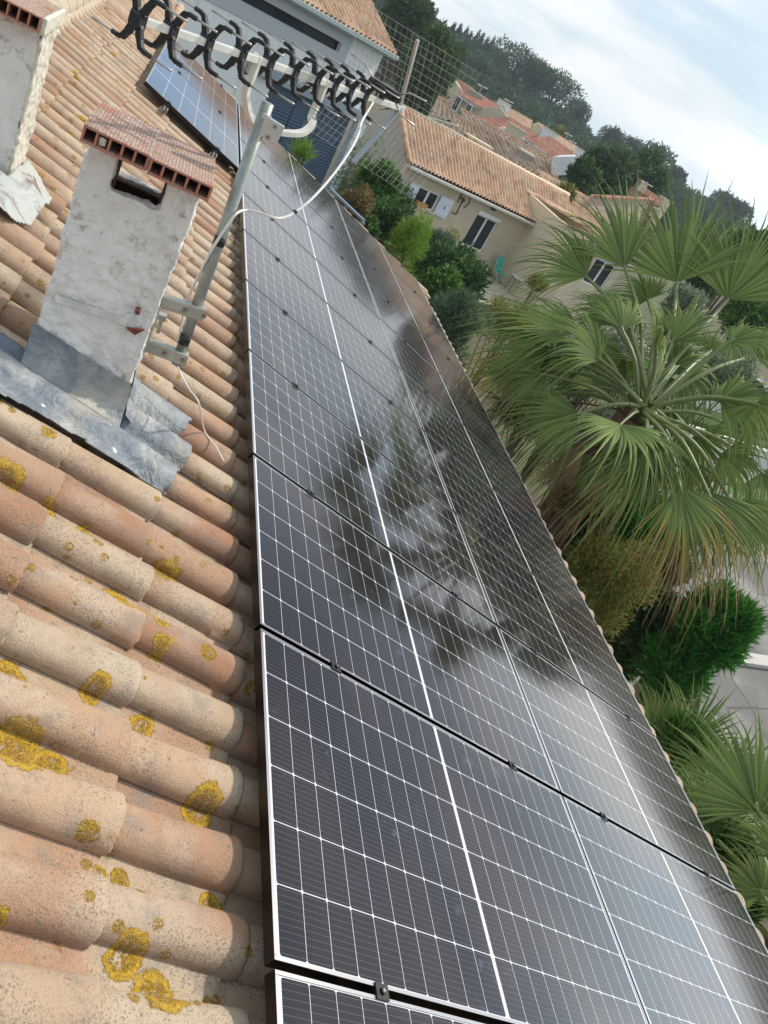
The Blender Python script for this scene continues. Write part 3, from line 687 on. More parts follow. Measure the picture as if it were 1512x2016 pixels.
mb = MB(); mb.beam(UB - up * .0, UB + dl * 1.12, .026, .008, up=bd); mb.build('reflector_strap', M_FLAT, ant, bevel=.002)
Pd = A + (B - A) * onboom(748, 200) + up * .045
mb = MB(); mb.beam(Pd - hz * .055, Pd + hz * .055, .05, .04, up=up); mb.tube([Pd - hz * .085 + up * .004, Pd - hz * .05 + up * .004], .014, 10); mb.tube([Pd + hz * .05, Pd + hz * .085], .012, 10); mb.beam(Pd - up * .045, Pd, .02, .03); mb.build('dipole_box', M_PLAS, ant, bevel=.005)
for sx in (-1, 1):
    for sz in (-1, 1):
        rod = MB(); rod.tube([Pd + hz * sx * .05 + up * sz * .006, Pd + hz * sx * .12 + up * sz * .045 - bd * .02, Pd + hz * sx * .20 + up * sz * .05 - bd * .02], .0034, 8); rod.build('dipole_rod', M_ROD, ant, smooth=True)

def cable(name, pts, r, lab, mat=M_CABLE, cat='cable', n=10, parent=None):
    mb = MB(); mb.tube(curve(pts, n), r, 8); o = mb.build(name, mat, None, smooth=True); return tag(o, lab, cat)
cp = [Pd - up * .05 - bd * .05, atd(712, 240, 3.35), atd(706, 262, 3.3), atd(690, 295, 3.2), atd(655, 345, 3.1), atd(615, 390, 3.0), atd(580, 418, 2.95), atd(557, 429, 2.92), atd(536, 428, 2.9), atd(515, 420, 2.95), atd(487, 414, 3.0), aty(466, 420, 2.03), aty(443, 450, 2.02), aty(412, 500, 2.03), aty(385, 555, 2.07), aty(368, 590, 2.1), aty(357, 640, 2.10), aty(350, 690, 2.1), aty(347, 722, 2.12)]
c_ = cable('antenna_cable', cp, .0048, 'white coaxial cable looping from the antenna down to the mast')
mb = MB(); q = atd(581, 417, 2.95); mb.tube([q - hz * .006, q + hz * .006], .0065, 8); mb.build('cable_tie', M_TAPE, c_)
cp2 = [rw(v, u, n) for v, u, n in ()] or [aty(350, 722, 2.12), aty(360, 745, 2.10), aty(374, 768, 2.05), aty(392, 795, 1.98), rw(-.20, 2.20, -.085), rw(-.135, 2.13, -.085), rw(-.09, 2.07, -.088)]
cable('loose_cable', cp2, .0035, 'thin white cable end dropping from the mast foot onto the roof tiles')
#--PART2--
# ================================================================== surroundings
M_SOIL = Mat('dry_soil', rough=1); M_SOIL.link(M_SOIL.mix(M_SOIL.noise(.6, 6).smooth(.4, .6), (.10, .085, .055), (.085, .10, .04)), 'Base Color')
mb = MB(); R0 = 550
mb.quad((-R0, -R0, GZ), (R0, -R0, GZ), (R0, R0, GZ), (-R0, R0, GZ)); tag(mb.build('ground', M_SOIL, None), kind='structure')
# hill as a terrain sheet
def hill_z(r, az):
    e = sm(85, 250, r); top = 6.2 + 1.4 * math.sin(az * 9) + .8 * math.sin(az * 23 + 1)
    return GZ - .3 + e * (top + 1.2) - sm(270, 420, r) * 8
azs = np.radians(np.linspace(-40, 80, 121)); rs_ = np.linspace(70, 430, 46)
V = []
for a in azs:
    for r in rs_: V.append((CP[0] + math.sin(a) * r, CP[1] + math.cos(a) * r, hill_z(r, a) + (.6 * mnoise.noise(Vector((math.sin(a) * r * .05, math.cos(a) * r * .05, 0))) if r > 90 else 0)))
a = (np.arange(120)[:, None] * 46 + np.arange(45)[None]).ravel()
tag(npmesh('hill', V, np.stack([a, a + 1, a + 47, a + 46], 1), M_SOIL, None, smooth=True), kind='structure')

# ------------------------------------------------------------------ foliage
def leaf_mat(name, a, b, c=None, rough=.5, cpos=.8):
    m = Mat(name, rough=rough); t = m.attr('tint'); col = m.mix(t, a, b)
    if c: col = m.mix(t.smooth(cpos, min(1, cpos + .12)), col, c)
    m.link(m.mix(m.noise(1.6, 3).smooth(.3, .7) * .45, col, tuple(q * .62 for q in a)), 'Base Color'); m.set('Specular IOR Level', .15)
    tr = m.n('BsdfTranslucent'); m.nt.links.new(col.s, tr.inputs[0]); ms = m.n('MixShader'); ms.inputs[0].default_value = .22
    m.nt.links.new(m.b.outputs[0], ms.inputs[1]); m.nt.links.new(tr.outputs[0], ms.inputs[2]); m.nt.links.new(ms.outputs[0], m.nt.nodes['Material Output'].inputs[0]); return m
LM = dict(
    dark=leaf_mat('leaf_dark_green', (0.035, 0.088, 0.027), (0.088, 0.184, 0.054), (0.227, 0.357, 0.114), cpos=.86),
    glossy=leaf_mat('leaf_glossy_green', (0.043, 0.116, 0.027), (0.139, 0.276, 0.057), (0.220, 0.340, 0.100), cpos=.84),
    lime=leaf_mat('leaf_lime', (0.163, 0.309, 0.041), (0.260, 0.380, 0.060)),
    blue=leaf_mat('leaf_oleander', (0.057, 0.116, 0.062), (0.165, 0.242, 0.145), (0.286, 0.338, 0.234)),
    olive=leaf_mat('leaf_olive', (0.145, 0.204, 0.126), (0.309, 0.374, 0.244), (0.360, 0.380, 0.290)),
    yellow=leaf_mat('leaf_yellowing', (0.211, 0.260, 0.057), (0.330, 0.300, 0.060), (0.420, 0.200, 0.030)),
    dry=leaf_mat('leaf_dry', (.17, .105, .05), (.33, .24, .12), (0.194, 0.232, 0.077)),
    bronze=leaf_mat('leaf_yellow_olive', (.15, .15, .04), (.38, .33, .09), (.26, .38, .08), cpos=.75),
    thuja=leaf_mat('leaf_thuja', (0.035, 0.145, 0.024), (0.098, 0.325, 0.049)),
    far=leaf_mat('leaf_far_wood', (0.044, 0.077, 0.050), (0.106, 0.163, 0.081), rough=.8),
    pine=leaf_mat('leaf_pine', (0.043, 0.088, 0.035), (0.126, 0.194, 0.068), rough=.7))
M_BARK = Mat('bark', rough=.95); M_BARK.link(M_BARK.mix(M_BARK.noise(7, 6), (.07, .05, .035), (.17, .13, .095)), 'Base Color'); M_BARK.bump(M_BARK.noise(20, 6), .8, .02)
def leaves(lumps, n, ll, lw, seed, up=.35, shell=.55, droop=0.0):
    r = np.random.RandomState(seed); Lm = np.array(lumps); vol = (Lm[:, 3] * Lm[:, 4] * Lm[:, 5]) ** (2 / 3); k = r.choice(len(Lm), n, p=vol / vol.sum())
    d = r.normal(size=(n, 3)); d /= np.linalg.norm(d, axis=1)[:, None]
    rad = shell + (1.05 - shell) * r.rand(n) ** .6
    rad *= 1 + .16 * np.sin(d[:, 0] * 7 + k) * np.cos(d[:, 1] * 6 + d[:, 2] * 5 + 2 * k)
    p = Lm[k, :3] + d * Lm[k, 3:] * rad[:, None]
    ax = d + r.normal(size=(n, 3)) * .8; ax[:, 2] += up; ax /= np.linalg.norm(ax, axis=1)[:, None]
    sd = np.cross(ax, r.normal(size=(n, 3))); sd /= np.linalg.norm(sd, axis=1)[:, None]
    l = ll * r.uniform(.6, 1.25, n)[:, None]; w_ = lw * r.uniform(.7, 1.2, n)[:, None]
    tip = p + ax * l; tip[:, 2] -= droop * l[:, 0]; mid = p + ax * l * .45
    V = np.stack([p, mid + sd * w_ / 2, tip, mid - sd * w_ / 2], 1).reshape(-1, 3)
    clump = np.sin(p[:, 0] * 5.1 / max(ll * 6, .5)) * np.cos(p[:, 2] * 4.3 / max(ll * 6, .5)) * .18
    return V, np.arange(4 * n).reshape(n, 4), np.repeat(np.clip(r.rand(n) + clump, 0, 1), 4)
def lumps_in(c, R, k, seed, size=.45):
    r = np.random.RandomState(seed); out = [(c[0], c[1], c[2], R[0] * .62, R[1] * .62, R[2] * .62)]
    for _ in range(k):
        d = r.normal(size=3); d /= np.linalg.norm(d); s = size * r.uniform(.6, 1.15); q = (1 - s * .8) * r.uniform(.75, 1)
        out.append((c[0] + d[0] * R[0] * q, c[1] + d[1] * R[1] * q, c[2] + d[2] * R[2] * q, R[0] * s, R[1] * s, R[2] * s))
    return out
SD = [100]
def bush(px_, D, rpx, mat, n, ll, lw, label, name='shrub', cat='shrub', k=14, hz_=1.0, vt=1.0, up=.35, size=.42, shell=.5, stem=True, group=None, droop=0, toground=False):
    SD[0] += 7; c = atd(px_[0], px_[1], D); R = rpx * D / FPX; Rr = (R * hz_, R * hz_, R * vt)
    root = empty(name, (c.x, c.y, GZ), label, cat, group)
    L = lumps_in(c, Rr, k, SD[0], size)
    if toground: L += [(c.x + q * Rr[0], c.y + q2 * Rr[1], c.z - Rr[2] - .3, Rr[0] * .6, Rr[1] * .6, Rr[2] * .7) for q, q2 in ((-.4, 0), (.4, .2), (0, -.3))]
    V, F, t = leaves(L, n, ll, lw, SD[0], up, shell, droop)
    npmesh('foliage', V, F, LM[mat], root, {'tint': t}, shift=root.location)
    if stem:
        mb = MB(); r2 = random.Random(SD[0]); base = Vector((c.x, c.y, GZ)); fork = base.lerp(c, .35)
        w0 = max(.03, R * .06); mb.tube([base, fork + Vector((.03, 0, 0)), Vector(c)], [w0 * 1.4, w0, w0 * .5], 7)
        for q in L[1:9]: mb.tube([fork, Vector(q[:3]).lerp(fork, .45) + Vector((r2.uniform(-.1, .1), 0, .1)), Vector(q[:3])], [w0 * .6, w0 * .4, w0 * .15], 5)
        mb.build('stem' if cat == 'shrub' else 'trunk', M_BARK, root, smooth=True)
    return root
# garden between the roof and the neighbours
bush((700, 345), 25, 46, 'olive', 5200, .11, .035, 'grey green climbing shrub against the right side of the blue shuttered building', vt=1.7, k=12)
bush((738, 370), 24, 42, 'glossy', 7000, .16, .07, 'bright green glossy hedge shrub standing in front of the grey gable wall', vt=1.3)
bush((705, 408), 19, 34, 'dry', 4200, .10, .03, 'dry brown shrub just past the far corner of the solar panels', vt=1.1)
bush((762, 440), 21, 46, 'dark', 6500, .13, .045, 'dark green shrub between the dry brown shrub and the shuttered window', toground=True)
bush((812, 475), 17.5, 40, 'lime', 4200, .17, .022, 'light yellow green feathery shrub right behind the panels edge', vt=1.25, shell=.2, up=.8, toground=True)
bush((855, 492), 24, 36, 'blue', 5200, .17, .03, 'blue green oleander between the lime shrub and the sliding window', up=.7)
bush((895, 548), 20, 66, 'dark', 14000, .15, .062, 'big round dark green shrub in front of the sliding window', k=20, toground=True)
bush((862, 590), 17, 58, 'glossy', 6500, .15, .06, 'mid green glossy shrub at the foot of the big round dark one', toground=True)
bush((905, 628), 13.5, 62, 'blue', 8500, .15, .017, 'silvery narrow leaved oleander growing above the curved gutter end', up=.9, vt=.8, toground=True)
bush((1002, 632), 17.5, 50, 'yellow', 5600, .12, .022, 'thin yellow and orange shrub beside the teal garden chairs', up=.5, shell=.15, hz_=1.1)
bush((1058, 556), 27, 20, 'yellow', 2000, .12, .03, 'small orange tinged bush under the third window of the beige house', shell=.2)
bush((880, 470), 33, 22, 'bronze', 1400, .10, .03, 'small brownish climber below the sliding window', vt=1.2)
bush((595, 300), 12.6, 16, 'lime', 240, .17, .022, 'sprig of lime green bamboo rising above the far edge of the roof', shell=.1, up=1.2, vt=1.5, k=5)
bush((1205, 700), 13.5, 88, 'olive', 12000, .085, .02, 'pale olive tree growing behind the big palm crown', name='olive_tree', cat='tree', shell=.2, k=18)
bush((1060, 800), 12, 60, 'olive', 4500, .085, .02, 'lower olive branches seen left of the palm heart', name='olive_tree', cat='tree', shell=.2)
bush((1195, 1150), 9.5, 92, 'bronze', 17000, .075, .016, 'large olive and yellow thin leaved shrub close to the eave below the palm', k=22, shell=.25, vt=1.35, toground=True)
bush((1268, 1040), 11.5, 62, 'thuja', 9500, .20, .03, 'upper bright green conifer hedge under the palm fronds', up=1.1, k=14, toground=True)
bush((1405, 1235), 12, 72, 'thuja', 14000, .20, .03, 'lower bright green conifer bush beside the paved drive', up=.9, k=18, toground=True)
bush((1275, 1215), 12.5, 62, 'dark', 12000, .14, .03, 'dark green conifer bush between the yellow shrub and the drive', k=16, toground=True)
bush((1310, 1120), 13, 40, 'blue', 4200, .12, .03, 'small grey green bush between the two bright green conifers')
bush((1120, 990), 8.8, 30, 'dry', 2500, .09, .02, 'tangle of dead twigs and leaves beside the palm trunk', shell=.1)
bush((1430, 735), 17, 60, 'olive', 5200, .12, .03, 'pale green bush behind the right side of the palm', shell=.2)
bush((1160, 1020), 10.5, 45, 'dark', 5200, .13, .04, 'dark foliage at the foot of the palm trunk', k=9, toground=True)
bush((1420, 1700), 8.2, 90, 'dark', 9000, .16, .035, 'dark green shrub behind the lower right palm', k=14, toground=True)
bush((1330, 1480), 9.0, 60, 'glossy', 5200, .22, .02, 'light green strappy plant beside the eave below the tile topped wall', up=1.4, toground=True)
bush((785, 402), 27, 32, 'dark', 3200, .15, .05, 'dark hedge shrub just left of the shuttered window', toground=True)
bush((828, 520), 22, 36, 'dark', 3600, .14, .045, 'dark shrub between the lime shrub and the big round dark one', toground=True)
bush((722, 452), 16.5, 24, 'dark', 2000, .12, .04, 'small dark shrub below the dry brown one at the panels edge', toground=True)
bush((1112, 735), 15, 62, 'dark', 7000, .14, .045, 'dark shrub behind the left fans of the tall palm', toground=True)
bush((1180, 850), 12.5, 62, 'olive', 7000, .10, .025, 'grey green shrub seen beneath the palm heart', shell=.2, toground=True)
bush((1060, 680), 20, 46, 'blue', 5000, .15, .03, 'blue green oleander beyond the yellow shrub', toground=True)
# trees beyond the houses
bush((838, 150), 62, 52, 'pine', 9000, .42, .15, 'tall grey green pine behind the right corner of the white building', name='pine_tree', cat='tree', vt=1.5, k=16)
bush((800, 55), 75, 44, 'pine', 7000, .45, .18, 'yellow green pine rising behind the tiled roof of the white building', name='pine_tree', cat='tree', vt=1.2)
bush((872, 120), 82, 34, 'dark', 5000, .45, .2, 'dark rounded tree right of the tall pine', name='tree', cat='tree', vt=1.2)
bush((1195, 350), 66, 56, 'pine', 8500, .45, .18, 'broad dark olive tree between the brown roof and the palm tips', name='tree', cat='tree', k=16)
bush((1150, 348), 62, 28, 'dark', 3500, .4, .2, 'small dark tree below the white gable wall', name='tree', cat='tree')
bush((1268, 345), 84, 40, 'dark', 5200, .5, .2, 'green pointed tree right of the broad olive tree', name='tree', cat='tree', vt=1.1)
bush((1110, 385), 47, 22, 'bronze', 1600, .3, .1, 'yellow green bush at the right end of the beige roof ridge', k=6)
bush((960, 215), 98, 9, 'bronze', 500, .5, .2, 'small green tuft among the hillside roofs', k=4)
bush((1100, 262), 118, 12, 'bronze', 500, .6, .2, 'bushes behind the long red roof', k=4)

# wooded hillside: one mass of crowns
rs2 = np.random.RandomState(11); Vs, Fs, Ts, nb = [], [], [], 0
base_l = [leaves(lumps_in((0, 0, 0), (1, 1, .8), 6, 300 + i, .5), 330, .26, .14, 300 + i, .4, .6) for i in range(5)]
for i in range(900):
    az = math.radians(rs2.uniform(-6, 44)); r = 118 + 175 * rs2.rand() ** .9
    if i % 3 == 0: r = rs2.uniform(228, 262)
    h = rs2.uniform(4.0, 6.5) * (1.15 if r < 200 else 1); V, F, t = base_l[i % 5]; a = rs2.rand() * 6.28; s_ = h * .52
    V2 = V @ np.array([[math.cos(a), math.sin(a), 0], [-math.sin(a), math.cos(a), 0], [0, 0, 1]]) * np.array([s_ * rs2.uniform(.8, 1.3), s_ * rs2.uniform(.8, 1.3), s_ * rs2.uniform(.75, 1.1)])
    V2 = V2 + np.array([CP[0] + math.sin(az) * r, CP[1] + math.cos(az) * r, hill_z(r, az) + h * .55]); Vs.append(V2); Fs.append(F + nb); Ts.append(np.clip(t * .7 + rs2.rand() * .45 - .08, 0, 1)); nb += len(V2)
tag(npmesh('hillside_wood', np.concatenate(Vs), np.concatenate(Fs), LM['far'], None, {'tint': np.concatenate(Ts)}), 'dark wooded hillside filling the skyline behind the village', 'wood', kind='stuff')
def hilltree(name, x, y, D, wpx, hpx, label, group, kind):
    """x, y: top of the crown in the view"""
    top = atd(x, y, D); W = wpx * D / FPX; H = hpx * D / FPX; az = math.atan2(top.x - CP[0], top.y - CP[1]); r = math.hypot(top.x - CP[0], top.y - CP[1])
    root = empty(name, (top.x, top.y, hill_z(r, az) - .5), label, 'tree', group); SD[0] += 3; z0 = root.location.z; T = top.z - z0
    if kind == 'cypress': L = [(0, 0, top.z - H * q, W * .5 * f, W * .5 * f, H * .2) for q, f in ((.12, .35), (.27, .62), (.45, .85), (.62, 1), (.8, 1), (1.0, .9))]; n, ll, lw = 900, .55, .25
    else: L = [(W * .30 * math.cos(a) * q, W * .30 * math.sin(a) * q, top.z - H * (.5 + .12 * q), W * .26, W * .26, H * .5) for a, q in [(i * 1.05, 1.2) for i in range(6)] + [(i * 2.1, .4) for i in range(3)]]; n, ll, lw = 3200, .6, .3
    V, F, t = leaves(L, n, ll, lw, SD[0], .9 if kind == 'cypress' else .6, .5); V[:, 2] -= z0
    npmesh('crown', V, F, LM['far'], root, {'tint': t}); mb = MB(); mb.tube([(0, 0, 0), (.1, 0, T * .5), (0, 0, T - H * .5)], [.35, .28, .2], 7)
    if kind != 'cypress':
        for i in range(5): a = i * 1.3; mb.tube([(0, 0, T - H * 1.5), (W * .14 * math.cos(a), W * .14 * math.sin(a), T - H), (W * .28 * math.cos(a), W * .28 * math.sin(a), T - H * .55)], [.18, .13, .08], 5)
    mb.build('trunk', M_BARK, root, local=True); return root
for i, (x, y, h) in enumerate(((787, -6, 34), (797, -8, 38), (806, -2, 40), (815, 3, 40), (824, 4, 42), (832, 14, 36), (842, 18, 36), (851, 24, 30), (861, 34, 26), (896, 62, 18), (908, 66, 18), (921, 72, 22), (929, 80, 18), (944, 78, 24), (952, 84, 20), (962, 90, 26), (972, 92, 24))):
    hilltree('cypress_tree', x, y - 15, 232, 8, h + 8, 'narrow dark cypress in the row on the hill skyline at the top of the photo', 'cypresses along the hill skyline', 'cypress')
hilltree('umbrella_pine', 1040, 92, 205, 100, 40, 'wide umbrella pine at the left, its pale trunk showing against the sky', None, 'pine')
hilltree('umbrella_pine', 1070, 120, 200, 60, 38, 'smaller umbrella pine just right of and below the widest one', None, 'pine')
hilltree('umbrella_pine', 1116, 142, 200, 84, 42, 'second umbrella pine crown on the skyline, right of the widest one', None, 'pine')
hilltree('umbrella_pine', 1310, 286, 190, 58, 42, 'round isolated umbrella pine standing far right on the skyline', None, 'pine')
hilltree('bare_tree', 1258, 274, 215, 40, 30, 'thin pale crowned tree on the skyline left of the isolated pine', None, 'pine')
for i, (x, y, wpx, h) in enumerate(((985, 94, 36, 30), (1150, 198, 40, 34), (1218, 252, 44, 34), (1340, 330, 34, 24), (1440, 380, 44, 34), (1470, 398, 40, 30))):
    hilltree('tree', x, y, 218, wpx, h, 'dark tree top breaking the skyline of the wooded hill', 'single trees along the skyline', 'pine')

# ------------------------------------------------------------------ buildings
M_BEIGE = stucco('beige_render', (.55, .48, .37), (.42, .36, .27), .35, .008)
M_GREYW = stucco('grey_concrete_wall', (.36, .34, .30), (.20, .19, .17), .8)
M_WHITE = stucco('white_render', (.72, .74, .76), (.6, .6, .6), .15, .004)
M_CREAM = stucco('cream_wall', (.66, .57, .42), (.5, .42, .3), .3)
M_BROWN = stucco('brown_streaked_wall', (.42, .34, .27), (.26, .2, .16), .8)
M_GSUR = Mat('grey_surround', rough=.8, base=(.42, .45, .49))
def glass_dark(name, c=(.02, .025, .035)): return Mat(name, rough=.06, base=c, IOR=1.5)
M_PANE = glass_dark('window_glass')
M_WPVC = Mat('white_pvc', rough=.4, base=(.78, .80, .82))
M_SHUT = Mat('pale_blue_shutter', rough=.5, base=(.66, .72, .80))
M_BLUE = Mat('blue_roller_shutter', rough=.45, metal=.2)
_x, _y, _z = M_BLUE.sep(); M_BLUE.link(M_BLUE.mix(_z.line(.11, .03), (.075, .125, .20), (.03, .055, .095)), 'Base Color')
M_BLUEF = Mat('blue_grey_metal', rough=.45, base=(.20, .26, .32))
M_GUTW = Mat('pale_gutter', rough=.5, base=(.62, .60, .55)); M_GUTG = Mat('grey_green_gutter', rough=.45, base=(.34, .40, .40))
class Fac:
    def __init__(s, P, e1): s.P = Vector(P); s.e = Vector((e1[0], e1[1], 0)).normalized(); s.n = Vector((s.e.y, -s.e.x, 0)); 
    def sz(s, x, y, t=0): q = onplane(x, y, s.P + s.n * t, s.n); return (q - s.P).dot(s.e), q.z
    def pt(s, a, z, t=0): q = s.P + s.e * a + s.n * t; return Vector((q.x, q.y, z))
    def box(s, mb, a0, a1, z0, z1, t0, t1):
        vs = [s.pt(a, z, t) for z in (z0, z1) for t in (t0, t1) for a in (a0, a1)]
        mb.add(vs, [(0, 2, 3, 1), (4, 5, 7, 6), (0, 1, 5, 4), (2, 6, 7, 3), (0, 4, 6, 2), (1, 3, 7, 5)]); return mb
    def wall(s, mb, a0, a1, z0, z1, holes, t0, t1):
        A_ = sorted({a0, a1} | {q for h in holes for q in h[:2]}); Z_ = sorted({z0, z1} | {q for h in holes for q in h[2:]})
        for i in range(len(A_) - 1):
            for j in range(len(Z_) - 1):
                ca, cz = (A_[i] + A_[i + 1]) / 2, (Z_[j] + Z_[j + 1]) / 2
                if not any(h[0] < ca < h[1] and h[2] < cz < h[3] for h in holes): s.box(mb, A_[i], A_[i + 1], Z_[j], Z_[j + 1], t0, t1)
        return mb
def roofmesh(name, A, B, C, D, parent, mat=None, pitch=.21, row=.38, amp=.07, per=6):
    V, F, t1, t2 = wavy(A, B, C, D, pitch, row, amp, per); return npmesh(name, V, F, mat or M_TILEF, parent, {'tint': t1, 'tint2': t2}, smooth=True, shift=origin(parent))
# --- white modern building with blue shutters
P0 = atd(767, 95, 33); dr = ray(2100, 870); G = Fac(P0, dr)
gb = empty('garage_building', (P0.x, P0.y, GZ), 'white modern building with navy roller shutters, grey framed strip window and tiled roof', 'building')
zt = P0.z - .12
w0 = G.sz(672, 84); w1 = G.sz(658, 99); wl = G.sz(466, 0)
hz0, hz1 = w1[1], w0[1]                                   # strip window heights
wr = w0[0]; wlft = wr - 7.0
mb = MB(); z_beam = G.sz(697, 233)[1]; sL = G.sz(530, 178)[0]; sR = G.sz(697, 236)[0]
G.wall(mb, -18, -.45, GZ, zt, [(wlft, wr, hz0, hz1), (sL, sR, GZ, z_beam)], -.3, 0)
G.box(mb, -.75, -.45, GZ, zt, -9, -.301); G.box(mb, -18, -17.7, GZ, zt, -9, -.301)
mb.build('wall', M_WHITE, gb)
mb = MB(); q = .42
for a0, a1, z0, z1 in ((wlft - q, wr + q, hz1, hz1 + q), (wlft - q, wr + q, hz0 - q, hz0), (wr, wr + q, hz0, hz1), (wlft - q, wlft, hz0, hz1)): G.box(mb, a0, a1, z0, z1, .003, .05)
sur = mb.build('window_surround', M_GSUR, gb)
wf = MB()
for a0, a1, z0, z1 in ((wlft, wr, hz1 - .06, hz1), (wlft, wr, hz0, hz0 + .06), (wr - .07, wr, hz0 + .06, hz1 - .06), (wlft, wlft + .07, hz0 + .06, hz1 - .06)): G.box(wf, a0 + .001, a1 - .001, z0 + .001, z1 - .001, -.18, -.12)
wfo = wf.build('strip_window', M_DARK, gb); mb = MB(); G.box(mb, wlft + .07, wr - .07, hz0 + .06, hz1 - .06, -.16, -.14); mb.build('pane', M_PANE, wfo)
wd = (sR - sL) / 3
for i in range(3):
    mb = MB(); N = 34
    for k in range(N):
        z0 = GZ + (z_beam - GZ) * k / N; z1 = GZ + (z_beam - GZ) * (k + .86) / N; G.box(mb, sL + wd * i + .03, sL + wd * (i + 1) - .03, z0, z1, -.2, -.16)
    G.box(mb, sL + wd * i + .012, sL + wd * (i + 1) - .012, GZ, z_beam, -.215, -.2005); mb.build('roller_shutter', M_BLUE, gb)
mb = MB(); G.box(mb, sL - 1.2, sR + .35, z_beam, z_beam + .38, .003, .22); mb.build('shutter_beam', M_BLUEF, gb, bevel=.02)
mb = MB(); G.box(mb, sR + .01, sR + .42, GZ, z_beam - .003, .003, .30); mb.build('corner_post', Mat('pale_blue_post', rough=.5, base=(.50, .56, .62)), gb)
eA, eB = G.pt(-18.4, zt + .02, .42), G.pt(.12, zt + .02, .42); rise = 2.0; eD, eC = G.pt(-18.4, zt + 2.1, -4.4), G.pt(.12, zt + 2.1, -4.4)
roofmesh('roof', eA, eB, eC, eD, gb, amp=.085); roofmesh('roof', G.pt(.12, zt + .02, -9.2), G.pt(-18.4, zt + .02, -9.2), eD, eC, gb)
mb = MB(); mb.slab([G.pt(-.46, zt, 0), G.pt(-.46, zt, -9), G.pt(-.46, zt + 1.9, -4.4)], G.e * -.3); mb.build('gable', M_WHITE, gb)
mb = MB(); G.box(mb, -18.4, .14, zt - .10, zt + .05, .40, .53); G.box(mb, -18.4, .10, zt - .16, zt - .02, .03, .39); mb.build('gutter', M_GUTG, gb, bevel=.02)
# steel railing and pergola slats at the building's foot, behind the far roof corner
rl = empty('metal_railing', tuple(atd(690, 410, 14.5)), 'dark blue grey slatted metal railing just behind the far corner of the roof', 'railing')
pa_, pb_ = atd(652, 372, 15.5), atd(716, 436, 14.5); pb_.z = pa_.z = (pa_.z + pb_.z) / 2
mb = MB(); mb.beam(pa_, pb_, .05, .04); mb.build('handrail', M_BLUEF, rl)
for k in range(6):
    mb = MB(); o_ = Vector((0, 0, -.13 * (k + 1))); mb.beam(pa_ + o_, pb_ + o_, .03, .075); mb.build('slat', Mat('dark_blue_slat', rough=.4, base=(.10, .14, .19)) if k == 0 else bpy.data.materials['dark_blue_slat'], rl)
for q in (0, .5, 1):
    mb = MB(); c = pa_.lerp(pb_, q); mb.beam(c - Vector((0, 0, .85)), c - Vector((0, 0, .026)), .06, .06, up=(1, 0, 0)); mb.build('post', M_BLUEF, rl)

# --- beige single storey house
A1, B1 = atz(812, 326, -2.2), atz(1125, 473, -2.2); H = Fac(A1, B1 - A1); Lh = (B1 - A1).length
bh = empty('beige_house', (A1.x, A1.y, GZ), 'long beige rendered house with terracotta canal tile roof, white shutters and a sliding window', 'house')
Dr = onplane(787, 208, H.pt(0, 0, -3.3), H.n); Dr = Vector((Dr.x, Dr.y, Dr.z)); Cr = Dr + (B1 - A1)
eo = .38
eA = H.pt(-.25, -2.2 + .04, 0); eB = H.pt(Lh + .1, -2.2 + .04, 0); Dq = Dr.copy(); Cq = Dr + H.e * (Lh + 1.2)
roofmesh('roof', eA, eB, Cq, Dq, bh, amp=.075); 
dd = Vector((Dr.x, Dr.y, 0)) - Vector((A1.x, A1.y, 0)); back0 = Vector((eA.x, eA.y, -2.16)) + dd * 2; back1 = back0 + H.e * (Lh + 1.4)
roofmesh('roof', back1, back0, Dq, Cq, bh)
# ridge caps
mb = MB(); mb.tube([Dq + Vector((0, 0, .03)), Cq + Vector((0, 0, .03))], .10, 10); mb.build('ridge_cap', M_CREAM, bh, smooth=True)
mb = MB(); mb.tube([eA + Vector((0, 0, .04)), Dq + Vector((0, 0, .04))], .09, 10); mb.build('verge_tiles', M_TILEF, bh, smooth=True)
def sq(x, y): return H.sz(x, y, -eo)
wa = sq(827, 366); wb = sq(856, 378); wc = sq(808, 402)   # shuttered window corners
W1 = (wa[0] + .02, wa[0] + 1.25, wc[1] + .05, wa[1] + .0)
da = sq(941, 420); db = sq(982, 438); dc_ = sq(908, 481)
W2 = (da[0], db[0], dc_[1], da[1])
ea = sq(1050, 478); W3 = (ea[0], ea[0] + .95, ea[1] - 1.15, ea[1])
mb = MB(); H.wall(mb, .1, Lh - .15, GZ, -2.24, [W1, W2, W3], -eo - .3, -eo); mb.build('wall', M_BEIGE, bh)
mb = MB(); g0 = H.pt(.1, GZ, -eo - .301); back_t = -(dd.length * 2) + .3
mb.slab([H.pt(.1, GZ, -eo - .301), H.pt(.1, -2.24, -eo - .301), Dr + Vector((0, 0, -.12)) + H.e * .1, H.pt(.1, -2.24, back_t), H.pt(.1, GZ, back_t)], H.e * .3); mb.build('gable_wall', M_GREYW, bh)
mb = MB(); H.box(mb, .4, Lh - .15, GZ, -2.24, back_t - .3, back_t); H.box(mb, Lh - .45, Lh - .15, GZ, -2.24, back_t, -eo - .301); mb.build('rear_wall', M_BEIGE, bh)
mb = MB(); H.box(mb, -.1, Lh + .05, -2.34, -2.22, .0, .11); H.box(mb, 0, Lh, -2.36, -2.23, -eo, -.003); mb.build('gutter', M_GUTW, bh, bevel=.02)
